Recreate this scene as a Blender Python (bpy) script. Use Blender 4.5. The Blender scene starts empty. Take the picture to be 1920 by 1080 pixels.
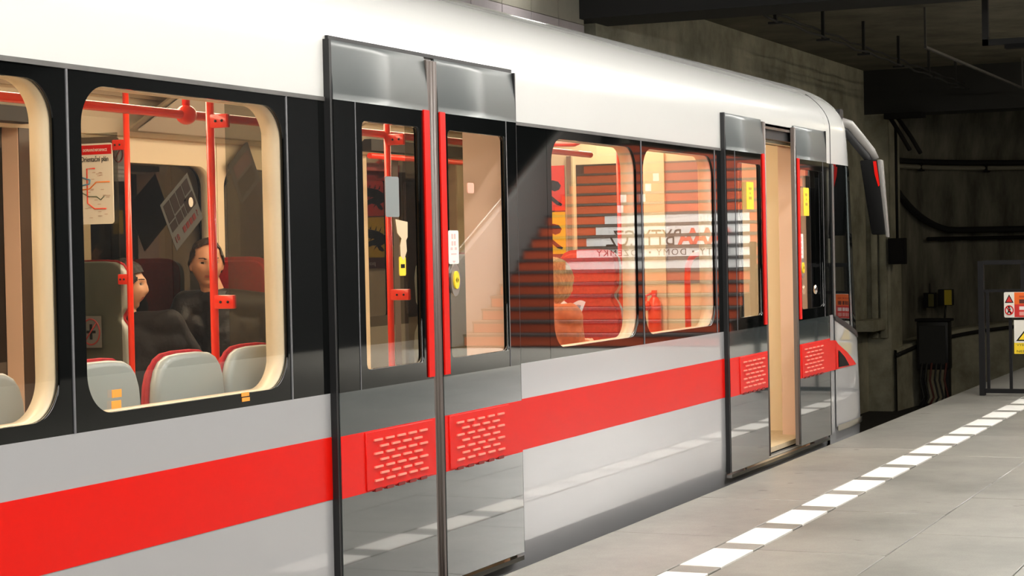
import bpy, bmesh, math, random
from mathutils import Vector, Matrix, noise
random.seed(7)
sc = bpy.context.scene
COL = sc.collection
PI = math.pi

# ------------------------------------------------------------------ camera
FPX, YAW, PIT, ROL, CAMH, CAMD = 3601.385, 0.417399, -0.020330, -0.020631, 1.278994, 3.2
_F = Vector((math.cos(YAW)*math.cos(PIT), math.sin(YAW)*math.cos(PIT), math.sin(PIT)))
_R = Vector((math.sin(YAW), -math.cos(YAW), 0)); _U = _R.cross(_F)
_R2 = _R*math.cos(ROL)+_U*math.sin(ROL); _U2 = -_R*math.sin(ROL)+_U*math.cos(ROL)
cd = bpy.data.cameras.new('camera'); cam = bpy.data.objects.new('camera', cd); COL.objects.link(cam)
cd.sensor_width = 36; cd.lens = FPX/1920*36; cd.clip_start = .05; cd.clip_end = 200
M = Matrix((_R2, _U2, -_F)).transposed().to_4x4(); M.translation = Vector((0, -CAMD, CAMH)); cam.matrix_world = M
sc.camera = cam
# ------------------------------------------------------------------ world, exposure
w = bpy.data.worlds.new('underground'); sc.world = w; w.use_nodes = True
w.node_tree.nodes['Background'].inputs[0].default_value = (.9, .95, 1, 1); w.node_tree.nodes['Background'].inputs[1].default_value = .004
vs = sc.view_settings; vs.view_transform = 'Standard'; vs.look = 'None'; vs.gamma = 1; vs.use_curve_mapping = False
vs.exposure = 0.95
sc.cycles.use_denoising = True; sc.cycles.max_bounces = 10; sc.cycles.transparent_max_bounces = 16
sc.cycles.sample_clamp_indirect = 8
L_PLATFORM, L_SALOON, L_STAIR = 25.0, 8.0, 150.0
# real lamps of the place: platform rows (y, z, first x, count, pitch, length)
LAMP_ROWS = [(-1.25, 3.3), (-3.7, 3.3)]

# ------------------------------------------------------------------ materials
MATS = {}
def mat(name, col, rough=.5, metal=0, spec=.5, coat=0, noise_amt=0, noise_scale=8, col2=None, bump=0, bump_scale=60, stretch=None, emit=0, emit_col=None, detail=6):
    if name in MATS: return MATS[name]
    m = bpy.data.materials.new(name); m.use_nodes = True; nt = m.node_tree; b = nt.nodes['Principled BSDF']
    b.inputs['Base Color'].default_value = (*col, 1); b.inputs['Roughness'].default_value = rough
    b.inputs['Metallic'].default_value = metal; b.inputs['Specular IOR Level'].default_value = spec
    if coat: b.inputs['Coat Weight'].default_value = coat; b.inputs['Coat Roughness'].default_value = .03
    tc = mp = None
    if noise_amt or bump:
        tc = nt.nodes.new('ShaderNodeTexCoord'); mp = nt.nodes.new('ShaderNodeMapping')
        nt.links.new(tc.outputs['Object'], mp.inputs[0])
        if stretch: mp.inputs['Scale'].default_value = stretch
    if noise_amt:
        n = nt.nodes.new('ShaderNodeTexNoise'); n.inputs['Scale'].default_value = noise_scale; n.inputs['Detail'].default_value = detail; n.inputs['Roughness'].default_value = .65
        nt.links.new(mp.outputs[0], n.inputs['Vector'])
        r = nt.nodes.new('ShaderNodeValToRGB'); c2 = col2 or tuple(c*(1-noise_amt) for c in col)
        r.color_ramp.elements[0].position = .35; r.color_ramp.elements[1].position = .68
        r.color_ramp.elements[0].color = (*c2, 1); r.color_ramp.elements[1].color = (*col, 1)
        nt.links.new(n.outputs[0], r.inputs[0]); nt.links.new(r.outputs[0], b.inputs['Base Color'])
    if bump:
        n2 = nt.nodes.new('ShaderNodeTexNoise'); n2.inputs['Scale'].default_value = bump_scale; n2.inputs['Detail'].default_value = 5
        nt.links.new(mp.outputs[0], n2.inputs['Vector'])
        bp = nt.nodes.new('ShaderNodeBump'); bp.inputs['Strength'].default_value = bump; bp.inputs['Distance'].default_value = .01
        nt.links.new(n2.outputs[0], bp.inputs['Height']); nt.links.new(bp.outputs[0], b.inputs['Normal'])
    if emit:
        b.inputs['Emission Color'].default_value = (*(emit_col or col), 1); b.inputs['Emission Strength'].default_value = emit
    MATS[name] = m; return m
def glass(name, tint=(.985, .985, .98), k=1.0, rough=0.0):
    if name in MATS: return MATS[name]
    m = bpy.data.materials.new(name); m.use_nodes = True; nt = m.node_tree; nt.nodes.clear()
    o = nt.nodes.new('ShaderNodeOutputMaterial'); mx = nt.nodes.new('ShaderNodeMixShader')
    t = nt.nodes.new('ShaderNodeBsdfTransparent'); g = nt.nodes.new('ShaderNodeBsdfGlossy'); f = nt.nodes.new('ShaderNodeLayerWeight'); f.inputs[0].default_value = .5
    pw = nt.nodes.new('ShaderNodeMath'); pw.operation = 'POWER'; pw.inputs[1].default_value = 5
    mu = nt.nodes.new('ShaderNodeMath'); mu.operation = 'MULTIPLY_ADD'; mu.inputs[1].default_value = .96*k; mu.inputs[2].default_value = .04*k; mu.use_clamp = True
    t.inputs[0].default_value = (*tint, 1); g.inputs['Roughness'].default_value = rough
    nt.links.new(f.outputs['Facing'], pw.inputs[0]); nt.links.new(pw.outputs[0], mu.inputs[0]); nt.links.new(mu.outputs[0], mx.inputs[0])
    nt.links.new(t.outputs[0], mx.inputs[1]); nt.links.new(g.outputs[0], mx.inputs[2]); nt.links.new(mx.outputs[0], o.inputs[0])
    MATS[name] = m; return m
def emis(name, col, s):
    if name in MATS: return MATS[name]
    m = bpy.data.materials.new(name); m.use_nodes = True; nt = m.node_tree; nt.nodes.clear()
    o = nt.nodes.new('ShaderNodeOutputMaterial'); e = nt.nodes.new('ShaderNodeEmission')
    e.inputs[0].default_value = (*col, 1); e.inputs[1].default_value = s; nt.links.new(e.outputs[0], o.inputs[0])
    MATS[name] = m; return m
def floor_mat(name, base, dark, seed=0):
    m = bpy.data.materials.new(name); m.use_nodes = True; nt = m.node_tree; b = nt.nodes['Principled BSDF']; N = nt.nodes.new; L = nt.links.new
    geo = N('ShaderNodeNewGeometry'); oi = N('ShaderNodeObjectInfo')
    n1 = N('ShaderNodeTexNoise'); n1.inputs['Scale'].default_value = 1.1; n1.inputs['Detail'].default_value = 9; n1.inputs['Roughness'].default_value = .7
    n2 = N('ShaderNodeTexNoise'); n2.inputs['Scale'].default_value = 140; n2.inputs['Detail'].default_value = 3
    n3 = N('ShaderNodeTexNoise'); n3.inputs['Scale'].default_value = 7; n3.inputs['Detail'].default_value = 2
    for n in (n1, n2, n3): L(geo.outputs['Position'], n.inputs['Vector'])
    r1 = N('ShaderNodeValToRGB'); r1.color_ramp.elements[0].position = .36; r1.color_ramp.elements[1].position = .66
    r1.color_ramp.elements[0].color = (*dark, 1); r1.color_ramp.elements[1].color = (*base, 1); L(n1.outputs[0], r1.inputs[0])
    mx = N('ShaderNodeMixRGB'); mx.blend_type = 'MULTIPLY'; mx.inputs[0].default_value = .35; L(r1.outputs[0], mx.inputs[1]); L(n2.outputs[0], mx.inputs[2])
    # worn scuff spots
    r3 = N('ShaderNodeValToRGB'); r3.color_ramp.elements[0].position = .70; r3.color_ramp.elements[1].position = .76
    r3.color_ramp.elements[0].color = (1, 1, 1, 1); r3.color_ramp.elements[1].color = (.55, .54, .52, 1); L(n3.outputs[0], r3.inputs[0])
    m2 = N('ShaderNodeMixRGB'); m2.blend_type = 'MULTIPLY'; m2.inputs[0].default_value = 1; L(mx.outputs[0], m2.inputs[1]); L(r3.outputs[0], m2.inputs[2])
    # every slab a little different
    mr = N('ShaderNodeMapRange'); mr.inputs[3].default_value = .93; mr.inputs[4].default_value = 1.04; L(oi.outputs['Random'], mr.inputs[0])
    m3 = N('ShaderNodeMixRGB'); m3.blend_type = 'MULTIPLY'; m3.inputs[0].default_value = 1; L(m2.outputs[0], m3.inputs[1]); L(mr.outputs[0], m3.inputs[2])
    L(m3.outputs[0], b.inputs['Base Color']); b.inputs['Roughness'].default_value = .42; b.inputs['Specular IOR Level'].default_value = .45
    bp = N('ShaderNodeBump'); bp.inputs['Strength'].default_value = .12; bp.inputs['Distance'].default_value = .004; L(n2.outputs[0], bp.inputs['Height']); L(bp.outputs[0], b.inputs['Normal'])
    MATS[name] = m; return m

m_white = mat('white_paint', (.60, .60, .585), .22, coat=.6, spec=.5)
m_silver = mat('silver_grey_paint', (.35, .35, .36), .28, coat=1.0, spec=.5)
m_red = mat('red_paint', (.66, .005, .0015), .35, spec=.2)
m_black = mat('black_glass_panel', (.0025, .003, .003), .03, spec=.5)
m_door = mat('dark_grey_door_paint', (.045, .054, .055), .06, spec=1.0, coat=1.0)
m_rubber = mat('brown_grey_rubber', (.12, .098, .088), .45)
m_seal = mat('black_rubber', (.008, .008, .009), .5)
m_alu = mat('aluminium', (.62, .60, .56), .25, metal=1)
m_chrome = mat('bright_metal', (.8, .78, .74), .15, metal=1)
m_under = mat('underframe_grey', (.11, .105, .10), .5, noise_amt=.4, noise_scale=5)
m_cream = mat('cream_plastic', (.74, .62, .44), .35, spec=.4)
m_ceil = mat('cream_ceiling_panel', (.74, .68, .55), .5)
m_shell = mat('grey_white_seat_shell', (.31, .335, .315), .3)
m_fabric = mat('red_seat_fabric', (.48, .012, .015), .85, noise_amt=.35, noise_scale=60, bump=.2, bump_scale=400)
m_pole = mat('red_handrail_paint', (.88, .035, .01), .28, coat=.3)
m_floor_in = mat('saloon_floor_vinyl', (.50, .40, .26), .5, noise_amt=.2, noise_scale=40)
m_glass = glass('window_glass', k=1.3)
m_tint = glass('tinted_screen_glass', (.66, .66, .62), 1.0)
m_cabglass = glass('cab_glass', (.5, .52, .52), 1.2)
m_paper = mat('white_card', (.80, .76, .68), .6)
m_dull = mat('dull_leaflet_paper', (.085, .09, .09), .7, spec=.2)
m_leafdark = mat('dark_photo_print', (.018, .012, .011), .7, spec=.2)
m_leafred = mat('dull_red_print', (.12, .02, .02), .7, spec=.2)
m_yel = mat('yellow_sticker', (.88, .62, .02), .45)
m_blk = mat('black_print', (.006, .006, .006), .6, spec=.1)
m_orng = mat('orange_reflection_patch', (.95, .33, .04), .5)
m_concrete = mat('concrete', (.50, .48, .37), .9, noise_amt=.55, noise_scale=1.6, col2=(.22, .21, .155), bump=.6, bump_scale=9, detail=10)
m_dkconc = mat('sooty_tunnel_concrete', (.27, .255, .20), .95, noise_amt=.6, noise_scale=1.6, col2=(.085, .08, .062), bump=.6, bump_scale=10, stretch=(1.5, 1.5, .45), detail=10)
m_ceilconc = mat('ceiling_concrete', (.19, .17, .125), .9, noise_amt=.5, noise_scale=1.2, col2=(.08, .072, .05), bump=.4, bump_scale=8, detail=10)
m_sbeam = mat('black_steel_beam', (.022, .022, .022), .7)
m_clad = mat('mauve_wall_panel', (.55, .50, .52), .55, noise_amt=.15, noise_scale=3)
m_clad2 = mat('shadow_toned_wall_panel', (.42, .40, .33), .6, noise_amt=.15, noise_scale=3)  # darker tone carries the shadow across the top of the wall panels
m_bed = mat('dark_trackbed', (.02, .018, .016), .95, noise_amt=.5, noise_scale=9, bump=.8, bump_scale=30)
m_iron = mat('dark_gate_iron', (.012, .0115, .012), .7, spec=.15)
m_cable = mat('black_cable', (.015, .015, .015), .6)
m_pipe = mat('grey_pipe', (.30, .28, .22), .6)
m_slab = floor_mat('granite_slab', (.315, .305, .272), (.185, .18, .16))
m_slab2 = floor_mat('granite_kerb', (.335, .32, .28), (.21, .20, .175))
m_marker = mat('white_marker_stone', (.86, .84, .79), .5, noise_amt=.12, noise_scale=14)
m_joint = mat('slab_joint', (.33, .32, .285), .9)
m_scraped = mat('light_plaster', (.5, .47, .42), .8)

# ------------------------------------------------------------------ mesh building
ORG = {}
class MB:
    def __init__(s): s.v = []; s.f = []; s.m = []; s.sm = []
    def add(s, vs_, fs, mi=0, smooth=False):
        o = len(s.v); s.v += [tuple(v) for v in vs_]
        for f in fs: s.f.append(tuple(i+o for i in f)); s.m.append(mi); s.sm.append(smooth)
        return s
    def box(s, x0, x1, y0, y1, z0, z1, mi=0):
        return s.add([(x0,y0,z0),(x1,y0,z0),(x1,y1,z0),(x0,y1,z0),(x0,y0,z1),(x1,y0,z1),(x1,y1,z1),(x0,y1,z1)],
                     [(0,3,2,1),(4,5,6,7),(0,1,5,4),(1,2,6,5),(2,3,7,6),(3,0,4,7)], mi)
    def prism(s, poly, axis, a, b, mi=0, smooth=False):
        """poly: 2-D points; axis 'x': (y,z), 'y': (x,z), 'z': (x,y)"""
        n = len(poly)
        def P(p, t): return {'x': (t, p[0], p[1]), 'y': (p[0], t, p[1]), 'z': (p[0], p[1], t)}[axis]
        vs_ = [P(p, a) for p in poly]+[P(p, b) for p in poly]
        s.add(vs_, [tuple(range(n-1, -1, -1)), tuple(range(n, 2*n))], mi)
        o = len(s.v)-2*n
        for i in range(n):
            j = (i+1) % n; s.f.append((o+i, o+j, o+n+j, o+n+i)); s.m.append(mi); s.sm.append(smooth)
        return s
    def tube(s, pts, r, seg=12, mi=0, closed=False, caps=True):
        pts = [Vector(p) for p in pts]; n = len(pts); rr = r if isinstance(r, (list, tuple)) else [r]*n
        rings = []; prev = None
        for i, p in enumerate(pts):
            if closed: t = pts[(i+1) % n]-pts[i-1]
            else: t = pts[min(i+1, n-1)]-pts[max(i-1, 0)]
            t.normalize()
            if prev is None: a = Vector((0, 0, 1)) if abs(t.z) < .9 else Vector((1, 0, 0)); u = t.cross(a).normalized()
            else: u = (prev-t*prev.dot(t)).normalized()
            prev = u; v_ = t.cross(u)
            rings.append([p+(u*math.cos(2*PI*k/seg)+v_*math.sin(2*PI*k/seg))*rr[i] for k in range(seg)])
        vs_ = [q for R in rings for q in R]; fs = []
        for i in range(n if closed else n-1):
            j = (i+1) % n
            for k in range(seg): fs.append((i*seg+k, i*seg+(k+1) % seg, j*seg+(k+1) % seg, j*seg+k))
        s.add(vs_, fs, mi, True)
        if caps and not closed: s.add(rings[0], [tuple(range(seg-1, -1, -1))], mi); s.add(rings[-1], [tuple(range(seg))], mi)
        return s
    def ball(s, c, r, mi=0, seg=16, ring=10):
        r = r if isinstance(r, (list, tuple)) else (r, r, r); vs_ = []; fs = []
        for i in range(ring+1):
            th = PI*i/ring
            for k in range(seg): vs_.append((c[0]+r[0]*math.sin(th)*math.cos(2*PI*k/seg), c[1]+r[1]*math.sin(th)*math.sin(2*PI*k/seg), c[2]+r[2]*math.cos(th)))
        for i in range(ring):
            for k in range(seg): fs.append((i*seg+k, (i+1)*seg+k, (i+1)*seg+(k+1) % seg, i*seg+(k+1) % seg))
        return s.add(vs_, fs, mi, True)
    def grid(s, fn, nu, nv, mi=0, smooth=True, flip=False):
        vs_ = [fn(i/nu, j/nv) for i in range(nu+1) for j in range(nv+1)]; fs = []
        for i in range(nu):
            for j in range(nv):
                q = (i*(nv+1)+j, (i+1)*(nv+1)+j, (i+1)*(nv+1)+j+1, i*(nv+1)+j+1); fs.append(q[::-1] if flip else q)
        return s.add(vs_, fs, mi, smooth)
    def ringplate(s, X0, X1, Z0, Z1, hx0, hx1, hz0, hz1, rad, y0, y1, mi=0, seg=8, mi_hole=None):
        """plate in the xz plane (thickness y0..y1) with a rounded-rectangle hole"""
        hole = rrect(hx0, hx1, hz0, hz1, rad, seg); n = len(hole)
        cx, cz = (hx0+hx1)/2, (hz0+hz1)/2; out = []
        q = seg+1
        for i, (x, z) in enumerate(hole):
            c = i//q; k = i % q
            # corners: 0 = (x1,z1), 1 = (x0,z1), 2 = (x0,z0), 3 = (x1,z0)
            t = k/seg
            CX, CZ = [(X1, Z1), (X0, Z1), (X0, Z0), (X1, Z0)][c]
            if abs(t-.5) < 1e-6: out.append((CX, CZ))
            elif (t < .5) == (c in (0, 2)): out.append((CX, z))
            else: out.append((x, CZ))
        o = len(s.v)
        for y in (y0, y1):
            s.v += [(x, y, z) for x, z in hole]+[(x, y, z) for x, z in out]
        for i in range(n):
            j = (i+1) % n; a = 2*n
            for f, mm, sm in (((o+i, o+j, o+n+j, o+n+i), mi, False), ((o+a+j, o+a+i, o+a+n+i, o+a+n+j), mi, False),
                          ((o+j, o+i, o+a+i, o+a+j), mi if mi_hole is None else mi_hole, True), ((o+n+i, o+n+j, o+a+n+j, o+a+n+i), mi, False)):
                s.f.append(f); s.m.append(mm); s.sm.append(sm)
        return s
    def build(s, name, mats, parent=None, bevel=0, bseg=2, world=False):
        mats = mats if isinstance(mats, (list, tuple)) else [mats]
        if parent is not None: ox = ORG[parent.name]
        else:
            xs = [v[0] for v in s.v]; ys = [v[1] for v in s.v]; zs = [v[2] for v in s.v]
            ox = Vector(((min(xs)+max(xs))/2, (min(ys)+max(ys))/2, min(zs)))
        me = bpy.data.meshes.new(name); me.from_pydata([(v[0]-ox[0], v[1]-ox[1], v[2]-ox[2]) for v in s.v], [], s.f)
        for m in mats: me.materials.append(m)
        me.polygons.foreach_set('material_index', s.m); me.polygons.foreach_set('use_smooth', s.sm)
        bm = bmesh.new(); bm.from_mesh(me); bmesh.ops.remove_doubles(bm, verts=bm.verts, dist=1e-5)
        bmesh.ops.recalc_face_normals(bm, faces=bm.faces)
        if bevel:
            es = [e for e in bm.edges if len(e.link_faces) == 2 and e.calc_face_angle(0) > .6]
            bmesh.ops.bevel(bm, geom=es, offset=bevel, segments=bseg, profile=.5, affect='EDGES', clamp_overlap=True)
            for f in bm.faces: f.smooth = True
        bm.to_mesh(me); bm.free()
        if bevel:
            try: me.set_sharp_from_angle(angle=.7)
            except Exception: pass
        o = bpy.data.objects.new(name, me); COL.objects.link(o)
        if parent is not None: o.parent = parent
        else: o.location = ox
        ORG[o.name] = Vector(ox); return o
def rrect(x0, x1, z0, z1, r, seg=8):
    pts = []
    for cx, cz, a0 in ((x1-r, z1-r, 0), (x0+r, z1-r, 90), (x0+r, z0+r, 180), (x1-r, z0+r, 270)):
        for k in range(seg+1):
            a = math.radians(a0+90*k/seg); pts.append((cx+r*math.cos(a), cz+r*math.sin(a)))
    return pts
def empty(name, loc):
    o = bpy.data.objects.new(name, None); COL.objects.link(o); o.location = loc; o.empty_display_size = .1; ORG[o.name] = Vector(loc); return o
def tag(o, label, cat, group=None):
    o['label'] = label; o['category'] = cat
    if group: o['group'] = group
    return o
def struct(o, label=None):
    o['kind'] = 'structure'
    if label: o['label'] = label
    return o
def piece(name, me, mat_, parent, loc):
    o = bpy.data.objects.new(name, me); COL.objects.link(o); o.parent = parent; o.location = Vector(loc)-ORG[parent.name]; ORG[o.name] = Vector(loc); return o
def copy_tree(src, loc=None, rotz=None, parent=None):
    c = src.copy(); COL.objects.link(c); c.parent = parent
    if loc is not None: c.location = loc
    if rotz is not None: c.rotation_euler = (0, 0, rotz)
    ORG[c.name] = Vector(loc) if loc is not None else ORG.get(src.name, Vector())
    for ch in [o for o in src.children]: copy_tree(ch, parent=c)
    return c
def text_mesh(txt, size, extrude=.001, spacing=1.0, bold=0):
    cu = bpy.data.curves.new('txt', 'FONT'); cu.body = txt; cu.size = size; cu.extrude = extrude; cu.space_character = spacing; cu.offset = bold; cu.resolution_u = 3
    o = bpy.data.objects.new('txt', cu); COL.objects.link(o); dg = bpy.context.evaluated_depsgraph_get(); dg.update()
    me = bpy.data.meshes.new_from_object(o.evaluated_get(dg)); bpy.data.objects.remove(o); bpy.data.curves.remove(cu); return me
def text_into(mb, txt, size, O, ex, ey, mi=0, spacing=1.0, bold=0, width=None, center=False):
    """adds lettering as flat raised mesh: O origin, ex reading direction, ey up"""
    me = text_mesh(txt, size, .0008, spacing, bold); ex = Vector(ex).normalized(); ey = Vector(ey).normalized(); O = Vector(O); ez = ex.cross(ey)
    xs = [v.co.x for v in me.vertices] or [0]; x0, x1 = min(xs), max(xs); k = (width/(x1-x0)) if width else 1
    off = (x0+x1)/2 if center else x0
    mb.add([O+ex*((v.co.x-off)*k)+ey*v.co.y+ez*v.co.z for v in me.vertices], [tuple(p.vertices) for p in me.polygons], mi)
    bpy.data.meshes.remove(me)

# ================================================================== SETTING
EDGE = -.10
b = MB().box(-6, 34, -9.5, EDGE, -1.3, -.02); floor = struct(b.build('floor', m_joint), 'grey granite station platform with a row of white edge markers')
def slabmesh(L_, W_, H=.024, name='slab'):
    bb = MB().box(-L_/2, L_/2, -W_/2, W_/2, -H, 0); me_o = bb.build(name, m_slab, bevel=.0025, bseg=1)
    me = me_o.data; bpy.data.objects.remove(me_o)
    for v in me.vertices: v.co.z -= H
    return me
SL = 1.23; G = .004
rows_y = [(-.865, -1.41)]
y = -1.41
while y > -5.3: rows_y.append((y, y-.56)); y -= .56
cache = {}
def slab(x0, x1, y0, y1, m=m_slab, name='paving_slab'):
    key = (round(x1-x0, 3), round(abs(y1-y0), 3), m.name)
    if key not in cache:
        me = slabmesh(key[0]-G, key[1]-G, name=name); me.materials.clear(); me.materials.append(m); cache[key] = me
    return _slab(name, cache[key], (x0+x1)/2, (y0+y1)/2)
def _slab(name, me, x, y):
    o = bpy.data.objects.new(name, me); COL.objects.link(o); o.parent = floor; o.location = Vector((x, y, random.uniform(-.0015, 0)))-ORG[floor.name]; return o
for i in range(22):                                   # kerb slabs along the edge
    x0 = 11.43-SL*9+SL*i+.31; slab(x0, x0+SL, EDGE, -.675, m_slab2, 'kerb_slab')
for r, (ya, yb) in enumerate(rows_y):
    for i in range(20):
        x0 = 11.43-SL*(7 if r < 3 else 6)+SL*i+(.0 if r % 2 == 0 else .62)
        if x0 > 27: continue
        slab(x0, x0+SL, ya, yb)
MP = .6075                                              # white markers and the grey stones between them
for i in range(34):
    x0 = 7.886-MP*8+MP*i
    if x0 > 23: break
    mk = slab(x0, x0+.443, -.68, -.858, m_marker, 'white_edge_marker'); mk.location.z += .0022
    slab(x0+.443, x0+MP, -.68, -.858, m_slab2, 'spacer_stone')
# track pit
struct(MB().box(-8, 40, EDGE, 3.3, -1.35, -1.15).build('floor_trackbed', m_bed), 'dark trackbed below the platform')
for yy in (.62, 2.06):
    rb = MB(); rb.box(-6, 36, yy-.075, yy+.075, -1.15, -1.13); rb.box(-6, 36, yy-.012, yy+.012, -1.13, -1.03); rb.box(-6, 36, yy-.035, yy+.035, -1.03, -.99)
    tag(rb.build('running_rail', m_iron), 'steel running rail in the track pit '+('nearer the platform edge' if yy < 1 else 'nearer the tunnel wall'), 'rail')
# trackside wall: panels, gap, raw concrete
wb = MB().box(-8, 16.42, 3.34, 3.6, -1.3, 4.6); wall_t = struct(wb.build('wall_trackside', m_sbeam), 'panel-clad station wall behind the train')
pm = {}
for i in range(24):
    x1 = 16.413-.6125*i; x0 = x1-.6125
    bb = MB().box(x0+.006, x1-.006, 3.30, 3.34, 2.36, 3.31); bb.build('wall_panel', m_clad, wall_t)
    bb = MB().box(x0+.006, x1-.006, 3.305, 3.34, -1.1, 2.35); bb.build('shade_toned_panel', mat('shade_toned_lower_panel', (.014, .014, .012), .8, spec=.2, noise_amt=.4, noise_scale=2, stretch=(6, 1, .6)), wall_t)  # shade behind the train put into the lower panels' dark colour
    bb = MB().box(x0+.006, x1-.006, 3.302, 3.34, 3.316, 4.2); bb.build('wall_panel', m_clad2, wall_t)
struct(MB().box(16.70, 27.2, 3.3, 3.7, -1.3, 4.0).build('wall_concrete', m_concrete), 'rough olive-grey concrete tunnel wall beyond the station panels')
struct(MB().box(16.42, 16.70, 3.55, 3.7, -1.3, 4.0).build('wall_recess', m_sbeam), 'dark recess between panels and concrete')
# ceilings and beams
struct(MB().box(-8, 16.3, -9.5, 3.6, 4.25, 4.4).build('ceiling', mat('station_ceiling', (.16, .155, .15), .8)), 'station ceiling above the platform')
struct(MB().box(16.3, 17.0, -9.5, 3.55, 3.36, 4.4).build('trim_1', m_sbeam), 'black cross beam where the station ends')
struct(MB().box(17.0, 27.2, -3.1, 3.3, 3.72, 4.1).build('ceiling_tunnel', m_ceilconc), 'stained concrete slab over the tunnel mouth')
struct(MB().box(17.0, 34, -9.5, -3.1, 4.6, 4.9).build('ceiling_stairwell', m_scraped), 'plaster ceiling above the stairs')
struct(MB().box(27.2, 27.9, -3.1, 3.3, 3.09, 4.1).build('trim_2', m_sbeam), 'black portal beam over the tunnel')
pj = MB().box(27.2, 27.9, 2.96, 3.4, -1.3, 3.09); struct(pj.build('wall_portal', m_concrete), 'pale concrete jamb of the tunnel portal')
struct(MB().box(17.0, 24.5, -3.2, -3.1, 2.25, 4.6).build('wall_light_blocker', m_dkconc), 'added unseen screen that blocks stair light from the tunnel')  # unseen, added to keep stair lamp spill off the tunnel ceiling
struct(MB().box(24.5, 27.9, -3.2, -3.1, -1.3, 4.6).build('wall_spill_blocker', m_dkconc), 'added unseen wall that blocks stair light from the tunnel walkway')  # unseen, added against stair lamp spill towards the track
# curved tunnel wall beyond the portal
cpts = [(27.6, 3.25), (29.0, 3.15), (30.2, 2.75), (31.2, 2.0), (31.9, 1.0), (32.4, -.2), (32.7, -1.6), (32.9, -3.2)]
def cr(pts, t):
    n = len(pts)-1; i = min(int(t*n), n-1); f = t*n-i
    p = [pts[max(i-1, 0)], pts[i], pts[i+1], pts[min(i+2, n)]]
    return tuple(.5*((2*p[1][k])+(-p[0][k]+p[2][k])*f+(2*p[0][k]-5*p[1][k]+4*p[2][k]-p[3][k])*f*f+(-p[0][k]+3*p[1][k]-3*p[2][k]+p[3][k])*f**3) for k in range(len(p[1])))
wb = MB()
def tw(u, v_):
    p = cr(cpts, u); z = -1.3+5.0*v_; lean = .0 if z < 2 else -.25*((z-2)/1.7)**2
    n_ = noise.noise(Vector((p[0]*1.7, p[1]*1.7, z*.7)))*.05
    return (p[0]+lean*1.2+n_, p[1]+lean*.4+n_, z)
wb.grid(tw, 90, 50); wt = struct(wb.build('wall_tunnel', m_dkconc), 'sooty curved concrete tunnel wall in the dark')
struct(MB().box(27.9, 34, -3.2, 3.5, 3.35, 3.6).build('ceiling_deep_tunnel', m_sbeam), 'dark roof of the tunnel beyond the portal')
# low retaining wall with sloping top
rb = MB(); lp = [(27.25, 2.9, -.28), (28.6, 2.75, -.18), (29.6, 2.3, -.08), (30.5, 1.5, .0), (31.1, .5, .05), (31.5, -.8, .1), (31.7, -2.4, .12)]
def lw(u, v_):
    p = cr(lp, u); return (p[0], p[1], -1.3+(p[2]+1.3)*v_)
rb.grid(lw, 40, 6)
def lt(u, v_):
    p = cr(lp, u); return (p[0]+.5*v_, p[1]+.3*v_, p[2])
rb.grid(lt, 40, 2); struct(rb.build('wall_retaining', m_concrete), 'low stained retaining wall along the dark tunnel')
cb = MB().tube([(p[0]-.03, p[1]-.02, p[2]-.06) for p in [cr(lp, k/30) for k in range(31)]], .028, 6); tag(cb.build('handrail_cable', m_cable), 'black cable sagging along the low retaining wall', 'cable')
cb = MB().tube([(p[0]-.02, p[1]-.02, p[2]+.03) for p in [cr(lp, .5+k/40) for k in range(21)]], .014, 6); tag(cb.build('power_cable', mat('dull_red_cable', (.09, .02, .015), .6)), 'thin dull red cable on top of the retaining wall', 'cable')
# pipes and cables on the tunnel wall
def wallpath(t0, t1, z, off=.07, n=26, zf=None):
    out = []
    for k in range(n):
        t = t0+(t1-t0)*k/(n-1); p = cr(cpts, t); out.append((p[0]-off, p[1]-off*.5, z if zf is None else zf(k/(n-1))))
    return out
pp = tag(empty('wall_pipe', (30, 2, 2.3)), 'pale grey pipe bracketed across the dark tunnel wall', 'pipe')
MB().tube(wallpath(.06, 1, 2.40, .12), .038, 8).build('pipe_run', m_pipe, pp)
for t in (.2, .38, .55, .72, .88):
    p = cr(cpts, t); MB().box(p[0]-.18, p[0]+.05, p[1]-.09, p[1]-.03, 2.34, 2.46).build('bracket', m_iron, pp)
cb = MB().tube([(x, y, z+.085) for x, y, z in wallpath(.06, 1, 2.40, .12)], .04, 8); tag(cb.build('upper_cable', m_cable), 'thick black cable running just above the pale wall pipe', 'cable')
cb = MB().tube(wallpath(.10, 1, 0, .14, 40, lambda s: 1.43+.62*max(0, 1-s/.22)**1.6), .05, 8); tag(cb.build('bent_cable', m_cable), 'black cable that drops and bends along the tunnel wall', 'cable')
cb = MB().tube([(x, y, z-.13) for x, y, z in wallpath(.22, 1, 1.43, .14, 30)], .03, 8); tag(cb.build('lower_cable', m_iron), 'dark thin conduit just below the bent cable', 'cable')
# lit vertical boards on the portal jamb
for k, (y0, y1, z1) in enumerate(((3.0, 3.1, 2.25), (3.13, 3.22, 2.2))):
    pb = MB().box(27.12, 27.2, y0, y1, -.1, z1); tag(pb.build('wall_board', m_scraped if False else m_concrete, bevel=.01), ['narrow pale board on the portal jamb, nearest the dark tunnel', 'narrow pale board on the portal jamb, nearest the train'][k], 'board')
pb = MB(); pb.box(26.4, 27.2, 3.02, 3.3, .02, .18); tag(pb.build('cable_duct', m_concrete, bevel=.02), 'concrete ledge box at the foot of the portal jamb', 'ledge')
pb = MB(); pb.box(27.08, 27.2, 2.72, 2.96, .95, 1.32); pb.box(27.06, 27.08, 2.75, 2.93, .98, 1.29); pb.tube([(27.14, 2.84, 1.32), (27.14, 2.84, 2.9)], .02, 8)
tag(pb.build('junction_box', m_iron), 'dark junction box with conduit on the tunnel wall edge', 'box')
pb = MB(); 
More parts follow.
